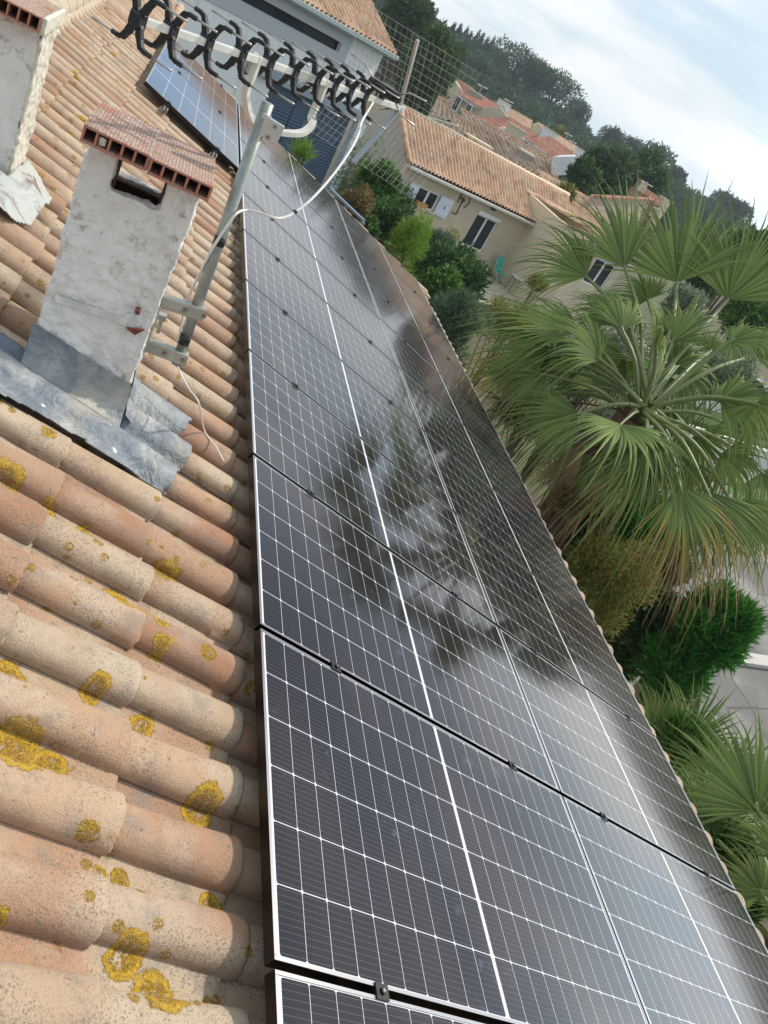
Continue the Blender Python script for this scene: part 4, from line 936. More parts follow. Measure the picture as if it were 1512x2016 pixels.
def window(root, Fc, Wn, t, frame, nmul=1, sill=True, name='window', blind=0):
    a0, a1, z0, z1 = Wn; f = .07; mb = MB()
    for q in ((a0, a1, z0, z0 + f), (a0, a1, z1 - f, z1), (a0, a0 + f, z0 + f, z1 - f), (a1 - f, a1, z0 + f, z1 - f)): Fc.box(mb, *q, t - .12, t - .06)
    for k in range(1, nmul + 1): c = a0 + (a1 - a0) * k / (nmul + 1); Fc.box(mb, c - .05, c + .05, z0 + f, z1 - f, t - .119, t - .05)
    o = mb.build(name, frame, root); mb = MB(); Fc.box(mb, a0 + f, a1 - f, z0 + f, z1 - f, t - .10, t - .085); mb.build('pane', M_PANE, o)
    if sill: mb = MB(); Fc.box(mb, a0 - .08, a1 + .08, z0 - .07, z0 - .003, t - .1, t + .09); mb.build('sill', M_CREAM, o)
    mb = MB(); Fc.box(mb, a0, a1, z0, z1, t - .29, t - .27); mb.build('room_darkness', Mat('dark_room', rough=.9, base=(.03, .03, .035)) if 'dark_room' not in bpy.data.materials else bpy.data.materials['dark_room'], o)  # dark sheet behind the pane stands in for the shade of the unlit room
    return o
window(bh, H, W1, -eo, M_WPVC); window(bh, H, W2, -eo, M_WPVC, name='sliding_window'); window(bh, H, W3, -eo, M_WPVC, 0)
mb = MB(); H.box(mb, W2[0] - .02, W2[1] + .02, W2[3], W2[3] + .16, -eo + .003, -eo + .06); mb.build('shutter_box', M_WPVC, bh)
for (a0, sg) in ((W1[0] - .02, -1), (W1[1] + .02, 1)):
    hw = .66; h_ = H.pt(a0, 0, -eo + .03); opn = .25
    def sp(u_, z, t_=0): return Vector((*(H.pt(a0 + sg * u_ * math.cos(opn), z, -eo + .03 + u_ * math.sin(opn)) + H.n * t_).xy, z))
    mb = MB(); z0, z1 = W1[2] - .03, W1[3] + .03
    for k in range(6): mb.slab([sp(hw * k / 6 + .004, z0), sp(hw * (k + 1) / 6 - .004, z0), sp(hw * (k + 1) / 6 - .004, z1), sp(hw * k / 6 + .004, z1)], H.n * .03)
    for za in (z0 + .12, z1 - .22): mb.slab([sp(.02, za, .031), sp(hw - .02, za, .031), sp(hw - .02, za + .09, .031), sp(.02, za + .09, .031)], H.n * .02)
    mb.slab([sp(.03, z0 + .22, .031), sp(.12, z0 + .22, .031), sp(hw - .03, z1 - .23, .031), sp(hw - .12, z1 - .23, .031)], H.n * .018)
    s_ = mb.build('shutter', M_SHUT, bh); mb = MB(); mb.slab([sp(hw * .5, (z0 + z1) / 2 - .05, .06), sp(hw * .5 + .03, (z0 + z1) / 2 - .05, .06), sp(hw * .5 + .03, (z0 + z1) / 2 + .08, .06), sp(hw * .5, (z0 + z1) / 2 + .08, .06)], H.n * .02); mb.build('latch', M_DARK, s_)
# planter on the sill, wall lamp, wrought iron wall piece
mb = MB(); pz = W1[2]; H.box(mb, W1[0] + .2, W1[0] + .78, pz + .0, pz + .17, -eo - .045, -eo + .09); H.box(mb, W1[0] + .17, W1[0] + .81, pz + .17, pz + .20, -eo - .05, -eo + .105)
tag(mb.build('window_planter', Mat('ochre_plastic', rough=.6, base=(.55, .30, .09)), None), 'ochre window box standing on the sill between the white shutters', 'planter')
la, lz = sq(970, 405); mb = MB(); H.box(mb, la - .08, la + .08, lz - .02, lz + .12, -eo, -eo + .05); mb.tube([H.pt(la, lz, -eo + .05), H.pt(la, lz - .05, -eo + .16), H.pt(la, lz - .12, -eo + .2)], [.05, .09, .11], 10); mb.build('wall_lamp', M_DARK, bh)
M_IRON = Mat('dark_iron', rough=.6, base=(.05, .045, .045))
wo = empty('wall_ornament', tuple(H.pt(sq(910, 390)[0], sq(910, 390)[1], -eo + .03)), 'dark wrought iron ornament fixed on the beige wall right of the shutters', 'wall ornament')
def hp(x, y): a_, z_ = sq(x, y); return H.pt(a_, z_, -eo + .035)
for nm, pts in (('iron_stem', [(890, 417), (897, 421), (904, 407), (911, 393)]), ('iron_ray', [(911, 379), (903, 391), (900, 399)]), ('iron_ray', [(904, 385), (914, 396)]), ('iron_ray', [(914, 390), (906, 402)]), ('iron_ray', [(926, 388), (922, 400), (913, 409)]), ('iron_face', [(906, 392), (910, 389), (914, 393), (911, 397), (907, 396)])):
    mb = MB(); mb.tube(curve([hp(*q) for q in pts], 5), .022, 6); mb.build(nm, M_IRON, wo, smooth=True)
# lower wing on the right of the beige house
wg = Fac(H.pt(Lh + .0, 0, -2.6), H.e)
e0 = onplane(1113, 431, wg.P, wg.n); wz = e0.z; sA = (e0 - wg.P).dot(wg.e)
roofmesh('wing_roof', wg.pt(sA, wz, 0), wg.pt(sA + 4.4, wz, 0), wg.pt(sA + 4.4, wz + 1.2, -3.2), wg.pt(sA - .5, wz + 1.2, -3.2), bh)
mb = MB(); wg.box(mb, sA - .3, sA + 4.0, GZ, wz - .05, -.7, -.35); 
mb.build('wing_wall', M_CREAM, bh)
# patio, chairs, table in front of the house
PZ = GZ + .35
M_PAT = Mat('patio_stone', rough=.9); M_PAT.link(M_PAT.mix(M_PAT.voro(2.2).smooth(.1, .5), (.30, .26, .20), (.44, .40, .32)), 'Base Color')
mb = MB(); H.box(mb, 3, Lh + 9, GZ - .2, PZ, -eo + .003, 4.2); tag(mb.build('patio', M_PAT, None), kind='structure')
M_TEAL = Mat('teal_canvas', rough=.7, base=(.03, .46, .42)); M_CHF = Mat('white_tube', rough=.4, metal=.4, base=(.6, .62, .62))
def chair(a_, t_, yaw, label):
    c = H.pt(a_, PZ, t_); root = empty('garden_chair', (0, 0, 0), label, 'chair', 'teal garden chairs on the patio')
    for nm, pts in (('seat', [(-.25, -.25, .42), (.25, -.25, .42), (.25, .22, .39), (-.25, .22, .39)]), ('backrest', [(-.25, .24, .40), (.25, .24, .40), (.25, .42, 1.02), (-.25, .42, 1.02)])):
        mb = MB(); mb.slab([Vector(q) for q in pts], (0, -.004, .02)); mb.build(nm, M_TEAL, root, local=True)
    for sx in (-.27, .27):
        mb = MB(); mb.tube([(sx, -.28, 0), (sx, .1, .42), (sx, .26, .40), (sx, .44, 1.04)], .014, 7); mb.build('side_frame', M_CHF, root, local=True, smooth=True)
        mb = MB(); mb.tube([(sx, .32, 0), (sx, -.05, .42), (sx, -.26, .62), (sx, .30, .66)], .014, 7); mb.build('leg_frame', M_CHF, root, local=True, smooth=True)
    root.location = (c.x, c.y, PZ + .002); root.rotation_euler = (0, 0, yaw)
def gpt(x, y): return atz(x, y, GZ)
ca = sq(966, 530)[0]; hz_ang = math.atan2(H.e.y, H.e.x)
chair(ca + .0, .35, hz_ang + .15, 'teal folding chair nearest the beige wall, left of the small table')
chair(ca + 1.15, .75, hz_ang - .5, 'teal folding chair on the right of the small garden table')
chair(ca + .75, 1.9, hz_ang + 2.9, 'teal folding chair in front of the garden table, farthest from the wall')
tb = H.pt(ca + .45, PZ + .002, 1.15); tr = empty('garden_table', tuple(tb), 'small white and black garden table between the teal chairs', 'table')
mb = MB(); mb.box(-.35, .35, -.35, .35, .70, .725); mb.build('table_top', M_WPVC, tr, local=True, bevel=.01)
for sx in (-.3, .3):
    for sy in (-.3, .3): mb = MB(); mb.tube([(sx, sy, 0), (sx * .85, sy * .85, .70)], .016, 7); mb.build('leg', M_IRON, tr, local=True)
tb = atz(1068, 578, PZ + .002); tr = empty('plant_pot', tuple(tb), 'large terracotta pot on the patio under the third window', 'pot')
mb = MB(); mb.tube([(0, 0, 0), (0, 0, .5), (0, 0, .56), (0, 0, .62)], [.28, .42, .47, .46], 18); mb.build('pot', Mat('terracotta_pot', rough=.9, base=(.38, .16, .10)), tr, local=True, smooth=True)
mb = MB(); mb.tube([(0, 0, .55), (0, 0, .63)], .40, 16); mb.build('soil', M_DARK, tr, local=True)
# striped lounger
tb = atz(1100, 592, PZ + .002); tr = empty('sun_lounger', tuple(tb), 'white lounger with grey stripes on the patio beside the terracotta pot', 'lounger', rot=(0, 0, .6))
M_STR = Mat('striped_canvas', rough=.8); _a, _b, _c = M_STR.sep(); M_STR.link(M_STR.mix(_b.line(.16, .07), (.72, .72, .74), (.22, .24, .30)), 'Base Color')
mb = MB(); mb.slab([(-.4, -1, .36), (.4, -1, .36), (.4, .35, .36), (-.4, .35, .36)], (0, 0, .07)); mb.slab([(-.4, .36, .37), (.4, .36, .37), (.4, .95, .78), (-.4, .95, .78)], (0, -.04, .06)); mb.build('cushion', M_STR, tr, local=True, bevel=.02)
mb = MB(); mb.box(-.42, .42, -1.02, .98, .30, .355); mb.build('frame', M_WPVC, tr, local=True)
for sx in (-.37, .37):
    for sy in (-.9, .85): mb = MB(); mb.box(sx - .03, sx + .03, sy - .03, sy + .03, 0, .30); mb.build('leg', M_WPVC, tr, local=True)

# --- village houses on the slope
def vhouse(label, a, b, DA, d, depth, wallm, wins=(), mat=None, base=None, ch=None, pitch=.26, name='village_house'):
    A = atd(a[0], a[1], DA); B = atz(b[0], b[1], A.z) if abs(ray(*b)[2]) > 1e-3 else atd(b[0], b[1], DA)
    if (B - A).length > 45: B = A + (B - A).normalized() * 45
    F_ = Fac(A, B - A); L_ = (B - A).length; back = -F_.n if F_.n.dot(A - Vector(CP)) < 0 else F_.n
    if F_.n.dot(A - Vector(CP)) > 0: F_.n = -F_.n
    D = onplane(d[0], d[1], A + back * depth, F_.n); sh = (D - A).dot(F_.e); zr = D.z
    gz = base if base is not None else A.z - 6
    root = empty(name, (A.x, A.y, gz), label, 'house')
    eA, eB, rD, rC = F_.pt(0, A.z, 0), F_.pt(L_, A.z, 0), F_.pt(0, zr, -depth), F_.pt(L_, zr, -depth)
    if abs(sh) > 1.0 : rD = F_.pt(sh, zr, -depth); rC = F_.pt(L_ + (0 if sh > 0 else sh), zr, -depth)
    roofmesh('roof', eA, eB, rC, rD, root, mat, pitch=pitch, amp=.08, per=4)
    roofmesh('roof', F_.pt(L_, A.z, -2 * depth), F_.pt(0, A.z, -2 * depth), rD, rC, root, mat, pitch=pitch, amp=.08, per=4)
    hs = []
    for (x, y, ww, hh) in wins: q = F_.sz(x, y, -.3); hs.append((q[0] - ww / 2, q[0] + ww / 2, q[1] - hh / 2, q[1] + hh / 2))
    mb = MB(); F_.wall(mb, .15, L_ - .15, gz, A.z - .02, hs, -.6, -.3); mb.build('wall', wallm, root); mb = MB(); F_.box(mb, .15, L_ - .15, gz, A.z - .02, -2 * depth + .3, -2 * depth + .6); mb.build('rear_wall', wallm, root)
    for s_ in (.15, L_ - .15 - .25):
        mb = MB(); mb.slab([F_.pt(s_, gz, -.601), F_.pt(s_, A.z - .02, -.601), F_.pt(s_, zr - .12, -depth), F_.pt(s_, A.z - .02, -2 * depth + .601), F_.pt(s_, gz, -2 * depth + .601)], F_.e * .25); mb.build('gable_wall', wallm, root)
    mb = MB(); F_.box(mb, 0, L_, A.z - .14, A.z - .01, .0, .1); mb.build('gutter', M_GUTW, root)
    for h_ in hs: window(root, F_, h_, -.3, M_WPVC, 1, False)
    for (x, y, hh) in (ch or ()):
        P = onplane(x, y, A + back * depth * .8, F_.n); mb = MB(); mb.box(P.x - .3, P.x + .3, P.y - .3, P.y + .3, P.z - hh - .8, P.z - .12); co = mb.build('chimney', wallm, root); mb = MB(); mb.box(P.x - .38, P.x + .38, P.y - .38, P.y + .38, P.z - .12, P.z); mb.build('cap', M_CREAM, co)
    return root
M_TBROWN = Mat('brown_old_tiles', rough=.95)
_t = M_TBROWN.attr('tint'); M_TBROWN.link(M_TBROWN.mix(M_TBROWN.attr('tint2') * .8, M_TBROWN.mix(_t, (.20, .13, .09), (.34, .24, .17)), (.42, .33, .25)), 'Base Color')
M_TRED = Mat('red_interlocking_tiles', rough=.9); _t = M_TRED.attr('tint'); M_TRED.link(M_TRED.mix(_t, (.30, .13, .09), (.42, .21, .15)), 'Base Color')

def cq(x, y, D=None, s_=4.447): return (840 + x / s_, 100 + y / s_) if D is None else atd(840 + x / s_, 100 + y / s_, D)
def qhouse(label, roofs, walls, wins=(), chims=(), z0=None, mirror=False):
    """roofs: (eaveA, eaveB, ridgeB, ridgeA, eave distance, ridge distance, material); walls: (outline, distance, material)"""
    p0 = cq(*roofs[0][0], roofs[0][4]); root = empty('village_house', (p0.x, p0.y, p0.z - 6), label, 'house')
    for (ea, eb, rb, ra, De, Dr_, mat) in roofs:
        eA, eB, rB, rA = cq(*ea, De), cq(*eb, De), cq(*rb, Dr_), cq(*ra, Dr_)
        roofmesh('roof', eA, eB, rB, rA, root, mat, pitch=.30, row=.42, amp=.085, per=4)
        if mirror: bA, bB = rA * 2 - eA, rB * 2 - eB; bA.z, bB.z = eA.z, eB.z; roofmesh('roof', bB, bA, rA, rB, root, mat, pitch=.30, row=.42, amp=.085, per=4)
        mb = MB(); mb.beam(eA - Vector((0, 0, .08)), eB - Vector((0, 0, .08)), .12, .12); mb.build('gutter', M_GUTW, root)
        mb = MB(); mb.tube([rA + Vector((0, 0, .03)), rB + Vector((0, 0, .03))], .12, 6); mb.build('ridge_cap', M_TILEF, root)
    away = Vector((ray(1000, 220)[0], ray(1000, 220)[1], 0)).normalized()
    for pts, D, mat in walls: mb = MB(); mb.slab([cq(*q, D) for q in pts], away * 2.2); mb.build('wall', mat, root)
    for (x, y, w_, h_, D, sl) in wins:
        c = cq(x, y, D); ex = Vector((ray(1500, 470)[0] - ray(1000, 180)[0], ray(1500, 470)[1] - ray(1000, 180)[1], 0)).normalized(); n_ = Vector((ex.y, -ex.x, 0)); mb = MB()
        for q in ((-w_ / 2 - .08, w_ / 2 + .08, -h_ / 2 - .08, h_ / 2 + .08, .06, .12),): mb.slab([c + ex * q[0] + Vector((0, 0, q[2])) + n_ * .06, c + ex * q[1] + Vector((0, 0, q[2])) + n_ * .06, c + ex * q[1] + Vector((0, 0, q[3])) + n_ * .06, c + ex * q[0] + Vector((0, 0, q[3])) + n_ * .06], -n_ * .3)
        wo_ = mb.build('window', M_WPVC, root)
        for k in (0, 1):
            mb = MB(); x0 = -w_ / 2 + k * (w_ / 2 + .02); x1 = x0 + w_ / 2 - .03; mb.slab([c + ex * x0 + Vector((0, 0, -h_ / 2)) + n_ * .065, c + ex * x1 + Vector((0, 0, -h_ / 2)) + n_ * .065, c + ex * x1 + Vector((0, 0, h_ / 2)) + n_ * .065, c + ex * x0 + Vector((0, 0, h_ / 2)) + n_ * .065], n_ * .02); mb.build('pane', M_PANE, wo_)
    for (x, y, w_, h_, D, mat) in chims:
        c = cq(x, y, D); mb = MB(); mb.box(c.x - w_ / 2, c.x + w_ / 2, c.y - .35, c.y + .35, c.z - h_, c.z - .1); co = mb.build('chimney', mat, root); mb = MB(); mb.box(c.x - w_ / 2 - .08, c.x + w_ / 2 + .08, c.y - .42, c.y + .42, c.z - .1, c.z); mb.build('cap', M_CREAM, co)
    return root
qhouse('house with long brown weathered tile roof directly behind the beige house', [((440, 832), (1190, 1202), (1095, 963), (285, 508), 49, 54, M_TBROWN)], [([(470, 858), (1190, 1208), (1180, 1330), (460, 980)], 49.5, M_CREAM), ([(1095, 968), (1190, 1205), (1200, 1330), (1080, 1250)], 50.5, M_CREAM)], chims=((882, 885, .9, .9, 51, M_GREYW),))
qhouse('low house with greyish tile roof and beige chimney left of the brown roofed one', [((15, 560), (275, 645), (205, 466), (92, 410), 46, 50, M_TBROWN), ((80, 655), (440, 812), (400, 648), (236, 574), 45, 48.5, M_TBROWN)], [([(10, 565), (275, 650), (275, 720), (10, 640)], 46.3, M_CREAM), ([(240, 700), (440, 815), (440, 900), (240, 790)], 45.3, M_CREAM)], chims=((462, 782, 1.4, 1.7, 45.5, M_CREAM),))
qhouse('tall cream house with white chimney partly hidden by the grey green pine', [((85, 205), (210, 232), (205, 190), (95, 150), 100, 104, M_TBROWN), ((318, 362), (440, 380), (420, 350), (238, 243), 101, 105, M_TRED)], [([(95, 215), (215, 228), (240, 246), (318, 362), (215, 440), (95, 400)], 100.5, M_CREAM)], wins=((125, 350, .7, .8, 100.2, 0),), chims=((190, 170, 1.6, 1.6, 101, M_WHITE),), mirror=False)
qhouse('beige house with two white windows under a flat red brown roof', [((255, 372), (460, 498), (645, 492), (418, 366), 91, 96, M_TRED)], [([(257, 380), (458, 503), (428, 600), (205, 470)], 91.4, M_BEIGE), ([(458, 500), (645, 496), (712, 590), (425, 600)], 91.6, M_BEIGE)], wins=((262, 462, .5, 1.25, 91, 0), (362, 512, .5, .85, 91, 0)), chims=((440, 362, 1.5, 1.2, 94, M_GREYW),), mirror=False)
qhouse('house with low red brown roof and two tiny windows at the middle of the village', [((560, 662), (800, 770), (957, 742), (722, 590), 80, 86, M_TRED), ((440, 582), (560, 664), (725, 592), (722, 588), 80.3, 86, M_TRED)], [([(592, 676), (672, 668), (778, 744), (738, 780), (592, 720)], 80.3, M_CREAM), ([(738, 770), (780, 735), (830, 745), (815, 820)], 80.6, M_CREAM)], wins=((648, 700, .3, .25, 80, 0), (720, 737, .25, .35, 80, 0)), chims=((805, 672, 1.8, 2.4, 79, M_CREAM),), mirror=False)
qhouse('house with orange ribbed roof and white chimney at mid slope', [((705, 582), (930, 704), (925, 618), (672, 478), 97, 102, M_TILEF)], [([(640, 492), (675, 476), (712, 585), (700, 592)], 97.6, M_CREAM), ([(926, 706), (930, 650), (972, 630), (1008, 690), (962, 748)], 97.8, M_CREAM)], chims=((690, 445, 1.4, 2.0, 98, M_WHITE),))
qhouse('house with long orange red roof and pale chimneys on top of the village slope', [((1030, 712), (1318, 925), (1378, 884), (972, 630), 100, 106, M_TILEF)], [([(1030, 716), (1318, 930), (1310, 960), (1020, 760)], 100.5, M_CREAM)], wins=((1030, 735, .9, .6, 99.5, 0),), chims=((1088, 690, 1.8, 3.0, 98, M_WHITE), (1357, 862, 1.5, 1.8, 101, M_WHITE)))
qhouse('white walled house with large red brown roof at the right end of the village', [((828, 752), (1076, 926), (1296, 914), (1062, 752), 72, 78, M_TRED)], [([(832, 764), (1076, 932), (1150, 1090), (1060, 1010), (810, 820)], 72.4, M_WHITE), ([(1076, 930), (1312, 924), (1300, 1010), (1290, 1080), (1150, 1092)], 72.6, M_WHITE)], wins=((865, 820, .35, .4, 72, 0),), mirror=False)
def iq(x, y): return ((x - 840) * 4.447, (y - 100) * 4.447)
# white gable
# brown streaked gable house right of the village
P = atd(1172, 388, 48); Fb = Fac(P, Vector(ray(2100, 560)) * 1); Fb.e = Vector((ray(1700, 700)[0], ray(1700, 700)[1], 0)).normalized(); Fb.n = Vector((Fb.e.y, -Fb.e.x, 0))
bg_ = empty('gabled_house', (P.x, P.y, GZ), 'house with a plain brown streaked wall seen between the upper palm fans', 'house')
poly = [Fb.sz(*q) for q in ((1172, 388), (1282, 393), (1305, 452))]
w_end = poly[1][0] + 1.0
mb = MB(); mb.slab([Fb.pt(0, GZ), Fb.pt(w_end, GZ), Fb.pt(w_end, poly[2][1]), Fb.pt(poly[1][0], poly[1][1]), Fb.pt(0, poly[0][1])], Fb.n * -.3); mb.build('wall', M_BROWN, bg_)
mb = MB(); mb.beam(Fb.pt(-.1, poly[0][1] + .05, .04), Fb.pt(poly[1][0], poly[1][1] + .05, .04), .3, .10); mb.build('coping', M_TRED, bg_)
tR = Fb.pt(poly[1][0], poly[1][1] + .05, -.1); tE = Fb.pt(w_end + .6, poly[2][1] - .2, -.1)
roofmesh('roof', tE + Fb.n * .3, tE - Fb.n * 1.6, tR - Fb.n * 1.6, tR + Fb.n * .3, bg_)
cc = onplane(1312, 392, P - Fb.n * 1.5, Fb.n); mb = MB(); mb.box(cc.x - .35, cc.x + .35, cc.y - .3, cc.y + .3, cc.z - 2.2, cc.z - .1); co = mb.build('chimney', M_CREAM, bg_); mb = MB(); mb.box(cc.x - .42, cc.x + .42, cc.y - .37, cc.y + .37, cc.z - .1, cc.z + .05); mb.build('cap', M_CREAM, co)
vhouse('low cream house with dark window below the beige house on the right', (1165, 476), (1250, 520), 36, (1180, 466), 3.0, M_CREAM, wins=((1180, 540, 1.3, 1.2),), base=GZ)
qhouse('house with pink tiled roof behind the brown gable', [(iq(1240, 388), iq(1300, 410), iq(1302, 396), iq(1262, 368), 64, 68, M_TRED)], [([iq(1240, 390), iq(1300, 412), iq(1296, 430), iq(1234, 410)], 64.4, M_CREAM)], chims=((*iq(1268, 356), .6, 1.2, 66, M_CREAM),))
bush((1395, 540), 38, 46, 'pine', 6000, .3, .1, 'green tree behind the right fans of the tall palm', name='tree', cat='tree')
bush((1480, 500), 44, 52, 'dark', 6000, .35, .14, 'dark tree behind the palm at the right edge of the photo', name='tree', cat='tree')
bush((1345, 610), 30, 46, 'olive', 6000, .2, .06, 'pale green tree seen through the heart of the palm crown', name='tree', cat='tree', shell=.3)
bush((1470, 620), 28, 50, 'glossy', 6000, .22, .08, 'mid green shrub behind the right hand palm fans')
# roof aerials in the village
for i, (x, y, D, lab) in enumerate(((951, 167, 92, 'thin roof aerial on the two windowed house'), (1003, 196, 98, 'small roof aerial beside the white chimney at mid slope'), (1120, 262, 104, 'roof aerial on the long orange red roof'), (1128, 277, 104, 'lower roof aerial right of the chimney on the orange red roof'), (1275, 358, 64, 'pale aerial above the pink tiled roof'))):
    T_ = atd(x, y, D); r_ = empty('roof_aerial', (T_.x, T_.y, T_.z - 2.4), lab, 'antenna'); mb = MB(); mb.tube([(0, 0, 0), (0, 0, 2.4)], .04, 6); mb.build('pole', M_ROD, r_, local=True)
    mb = MB(); mb.tube([(-.6, -.2, 2.2), (.7, .25, 2.3)], .03, 5); mb.build('boom', M_ROD, r_, local=True)
    for q in (-.4, 0, .4): mb = MB(); mb.tube([(q + .1, q * .3 - .25, 2.27), (q - .1, q * .3 + .25, 2.27)], .02, 5); mb.build('element', M_ROD, r_, local=True)

# ------------------------------------------------------------------ right hand garden, drive, walls
M_CONC = Mat('drive_concrete', rough=.9); M_CONC.link(M_CONC.mix(M_CONC.noise(1.3, 7, .6).smooth(.35, .7), (.19, .19, .185), (.30, .295, .28)), 'Base Color'); _v = M_CONC.voro(.45, 'DISTANCE_TO_EDGE').lt(.012); M_CONC.link(M_CONC.mix(_v * .7, M_CONC.mix(M_CONC.noise(.5, 5, .6).smooth(.45, .62), (.135, .135, .13), (.225, .22, .21)), (.06, .06, .055)), 'Base Color'); M_CONC.bump(M_CONC.noise(30, 4), .2, .01)
def gpoly(name, pts, mat, dz):
    mb = MB(); mb.add([atz(x, y, GZ) + Vector((0, 0, dz)) for x, y in pts], [list(range(len(pts)))]); return tag(mb.build(name, mat, None), kind='structure')
gpoly('driveway', [(1200, 720), (1330, 690), (1420, 700), (1700, 860), (2300, 1400), (1900, 1900), (1350, 1500), (1180, 1300)], M_CONC, .004)
M_LAWN = leaf_mat('grass', (.05, .12, .02), (.10, .22, .04))
gpoly('lawn', [(1290, 800), (1400, 795), (1640, 930), (1640, 990), (1420, 890), (1300, 850)], M_LAWN, .008)
gpoly('artificial_turf', [(1428, 960), (1450, 952), (1620, 1020), (1620, 1110), (1480, 1018)], Mat('artificial_turf', rough=.95, base=(.05, .17, .03)), .008)
# grass blades over the lawn
rs3 = np.random.RandomState(5); pts3 = [atz(x, y, GZ) for x, y in ((1290, 800), (1400, 795), (1640, 930), (1640, 990), (1420, 890), (1300, 850))]
LA, LB, LC_, LD = pts3[0], pts3[2], pts3[3], pts3[5]
n = 9000; u_, v_ = rs3.rand(n, 1), rs3.rand(n, 1); Pp = np.array(LA) * (1 - u_) * (1 - v_) + np.array(LB) * u_ * (1 - v_) + np.array(LC_) * u_ * v_ + np.array(LD) * (1 - u_) * v_
dd_ = rs3.normal(size=(n, 3)) * .05; dd_[:, 2] = .09 + .06 * rs3.rand(n); sd_ = rs3.normal(size=(n, 3)) * .02; sd_[:, 2] = 0
V = np.stack([Pp - sd_, Pp + sd_, Pp + dd_ + sd_ * .3, Pp + dd_ - sd_ * .3], 1)
tag(npmesh('lawn_grass', V, np.arange(4 * n).reshape(n, 4), M_LAWN, None, {'tint': np.repeat(rs3.rand(n), 4)}), 'short green grass of the strip lawn behind the palm', 'grass', kind='stuff')
M_PALE = stucco('pale_wall', (.66, .64, .58), (.4, .38, .33), .4); M_KERB = stucco('kerb_concrete', (.50, .49, .46), (.3, .3, .28), .4)
def wallseg(name, a, b, h, w_, mat, label, cat='wall', cap=None):
    A, B = atz(a[0], a[1], GZ + h), atz(b[0], b[1], GZ + h); root = empty(name, (A.x, A.y, GZ), label, cat)
    mb = MB(); mb.beam(Vector((A.x, A.y, GZ + h / 2 - .03)), Vector((B.x, B.y, GZ + h / 2 - .03)), w_, h - .06); mb.build('wall', mat, root)
    mb = MB(); mb.beam(Vector((A.x, A.y, GZ + h)), Vector((B.x, B.y, GZ + h)), w_ + .08, .06); mb.build('coping', cap or mat, root); return A, B
wallseg('garden_wall', (1305, 822), (1640, 930), .9, .22, M_PALE, 'long pale garden wall running right behind the palm heart')
wallseg('garden_wall', (1372, 757), (1600, 835), 1.0, .2, M_PALE, 'farther pale garden wall in front of the dark parked car')
wallseg('garden_wall', (1468, 1008), (1640, 1075), .7, .3, M_PALE, 'white edged low wall beside the green artificial turf')
wallseg('kerb', (1440, 1292), (1620, 1318), .12, .28, M_KERB, 'low concrete kerb crossing the drive right of the conifers', 'kerb')
gpoly('drain_channel', [(1447, 1165), (1455, 1163), (1560, 1278), (1550, 1284)], Mat('dark_channel', rough=.9, base=(.06, .06, .06)), .008)
# small tile topped wall
A, B = atz(1328, 1292, -3.7), atz(1342, 1420, -3.7); tw = empty('tile_topped_wall', (A.x, A.y, GZ), 'short rendered wall topped with a row of red canal tiles between the conifers and the eave', 'wall')
Bd = (B - A).normalized(); Ln = (B - A).length; mb = MB(); mb.beam(Vector((A.x, A.y, (GZ - 3.82) / 2)), Vector((B.x, B.y, (GZ - 3.82) / 2)), .3, (-3.82 - GZ)); mb.build('wall', M_PALE, tw)
sd2 = Vector((Bd.y, -Bd.x, 0)); sd2 = sd2 if sd2.dot(Vector((1, 0, 0))) > 0 else -sd2
V, F, t1, t2 = tile_arrays([(0, 0)] * int(Ln / .2), True, 6, 11, 77); nt_ = int(Ln / .2); V = V.reshape(nt_, -1, 3); W_ = []
for i in range(nt_):
    q = V[i]; base = np.array(A) + np.array(Bd) * (.1 + i * .2); W_.append(base + q[:, :1] * np.array(sd2) + q[:, 1:2] * np.array(Bd) + np.array([0, 0, 1]) * (q[:, 2:3] + .10 - q[:, :1] * .22) + np.array(sd2) * .33)
npmesh('coping_tiles', np.concatenate(W_), F, M_TILEF, tw, {'tint': t1, 'tint2': t2}, smooth=True, shift=tw.location)
# parked dark car behind the far garden wall
cA = gpt(1440, 770); cr = empty('parked_car', (cA.x, cA.y, GZ + .004), 'dark navy parked car glimpsed through the palm fronds on the right', 'car', rot=(0, 0, math.atan2((gpt(1500, 800) - cA).y, (gpt(1500, 800) - cA).x)))
M_NAVY = Mat('navy_car_paint', rough=.25, base=(.012, .018, .035), Coat_Weight=.6); M_TYRE = Mat('tyre', rough=.9, base=(.02, .02, .02))
prof = [(-2.1, .35), (-2.1, .75), (-1.95, .95), (-1.2, 1.02), (-.6, 1.42), (.7, 1.45), (1.5, 1.05), (2.05, .95), (2.12, .6), (2.1, .35)]
mb = MB(); mb.slab([Vector((x, -.85, z)) for x, z in prof], (0, 1.7, 0)); mb.build('body', M_NAVY, cr, local=True, bevel=.06)
mb = MB(); mb.slab([Vector((x, -.857, z)) for x, z in ((-1.05, 1.04), (-.55, 1.36), (.65, 1.38), (1.3, 1.06))], (0, 1.714, 0)); mb.build('side_windows', M_PANE, cr, local=True)
for x in (-1.3, 1.3):
    for y in (-.87, .69): mb = MB(); mb.tube([(x, y, .32), (x, y + .18, .32)], .32, 20); wh = mb.build('wheel', M_TYRE, cr, local=True); mb = MB(); mb.tube([(x, y - .005, .32), (x, y + .185, .32)], .19, 16); mb.build('rim', M_ALU, wh, local=True)
for y in (-.6, .45): mb = MB(); mb.box(2.05, 2.13, y, y + .2, .68, .82); mb.build('headlight', M_WPVC, cr, local=True, bevel=.02)

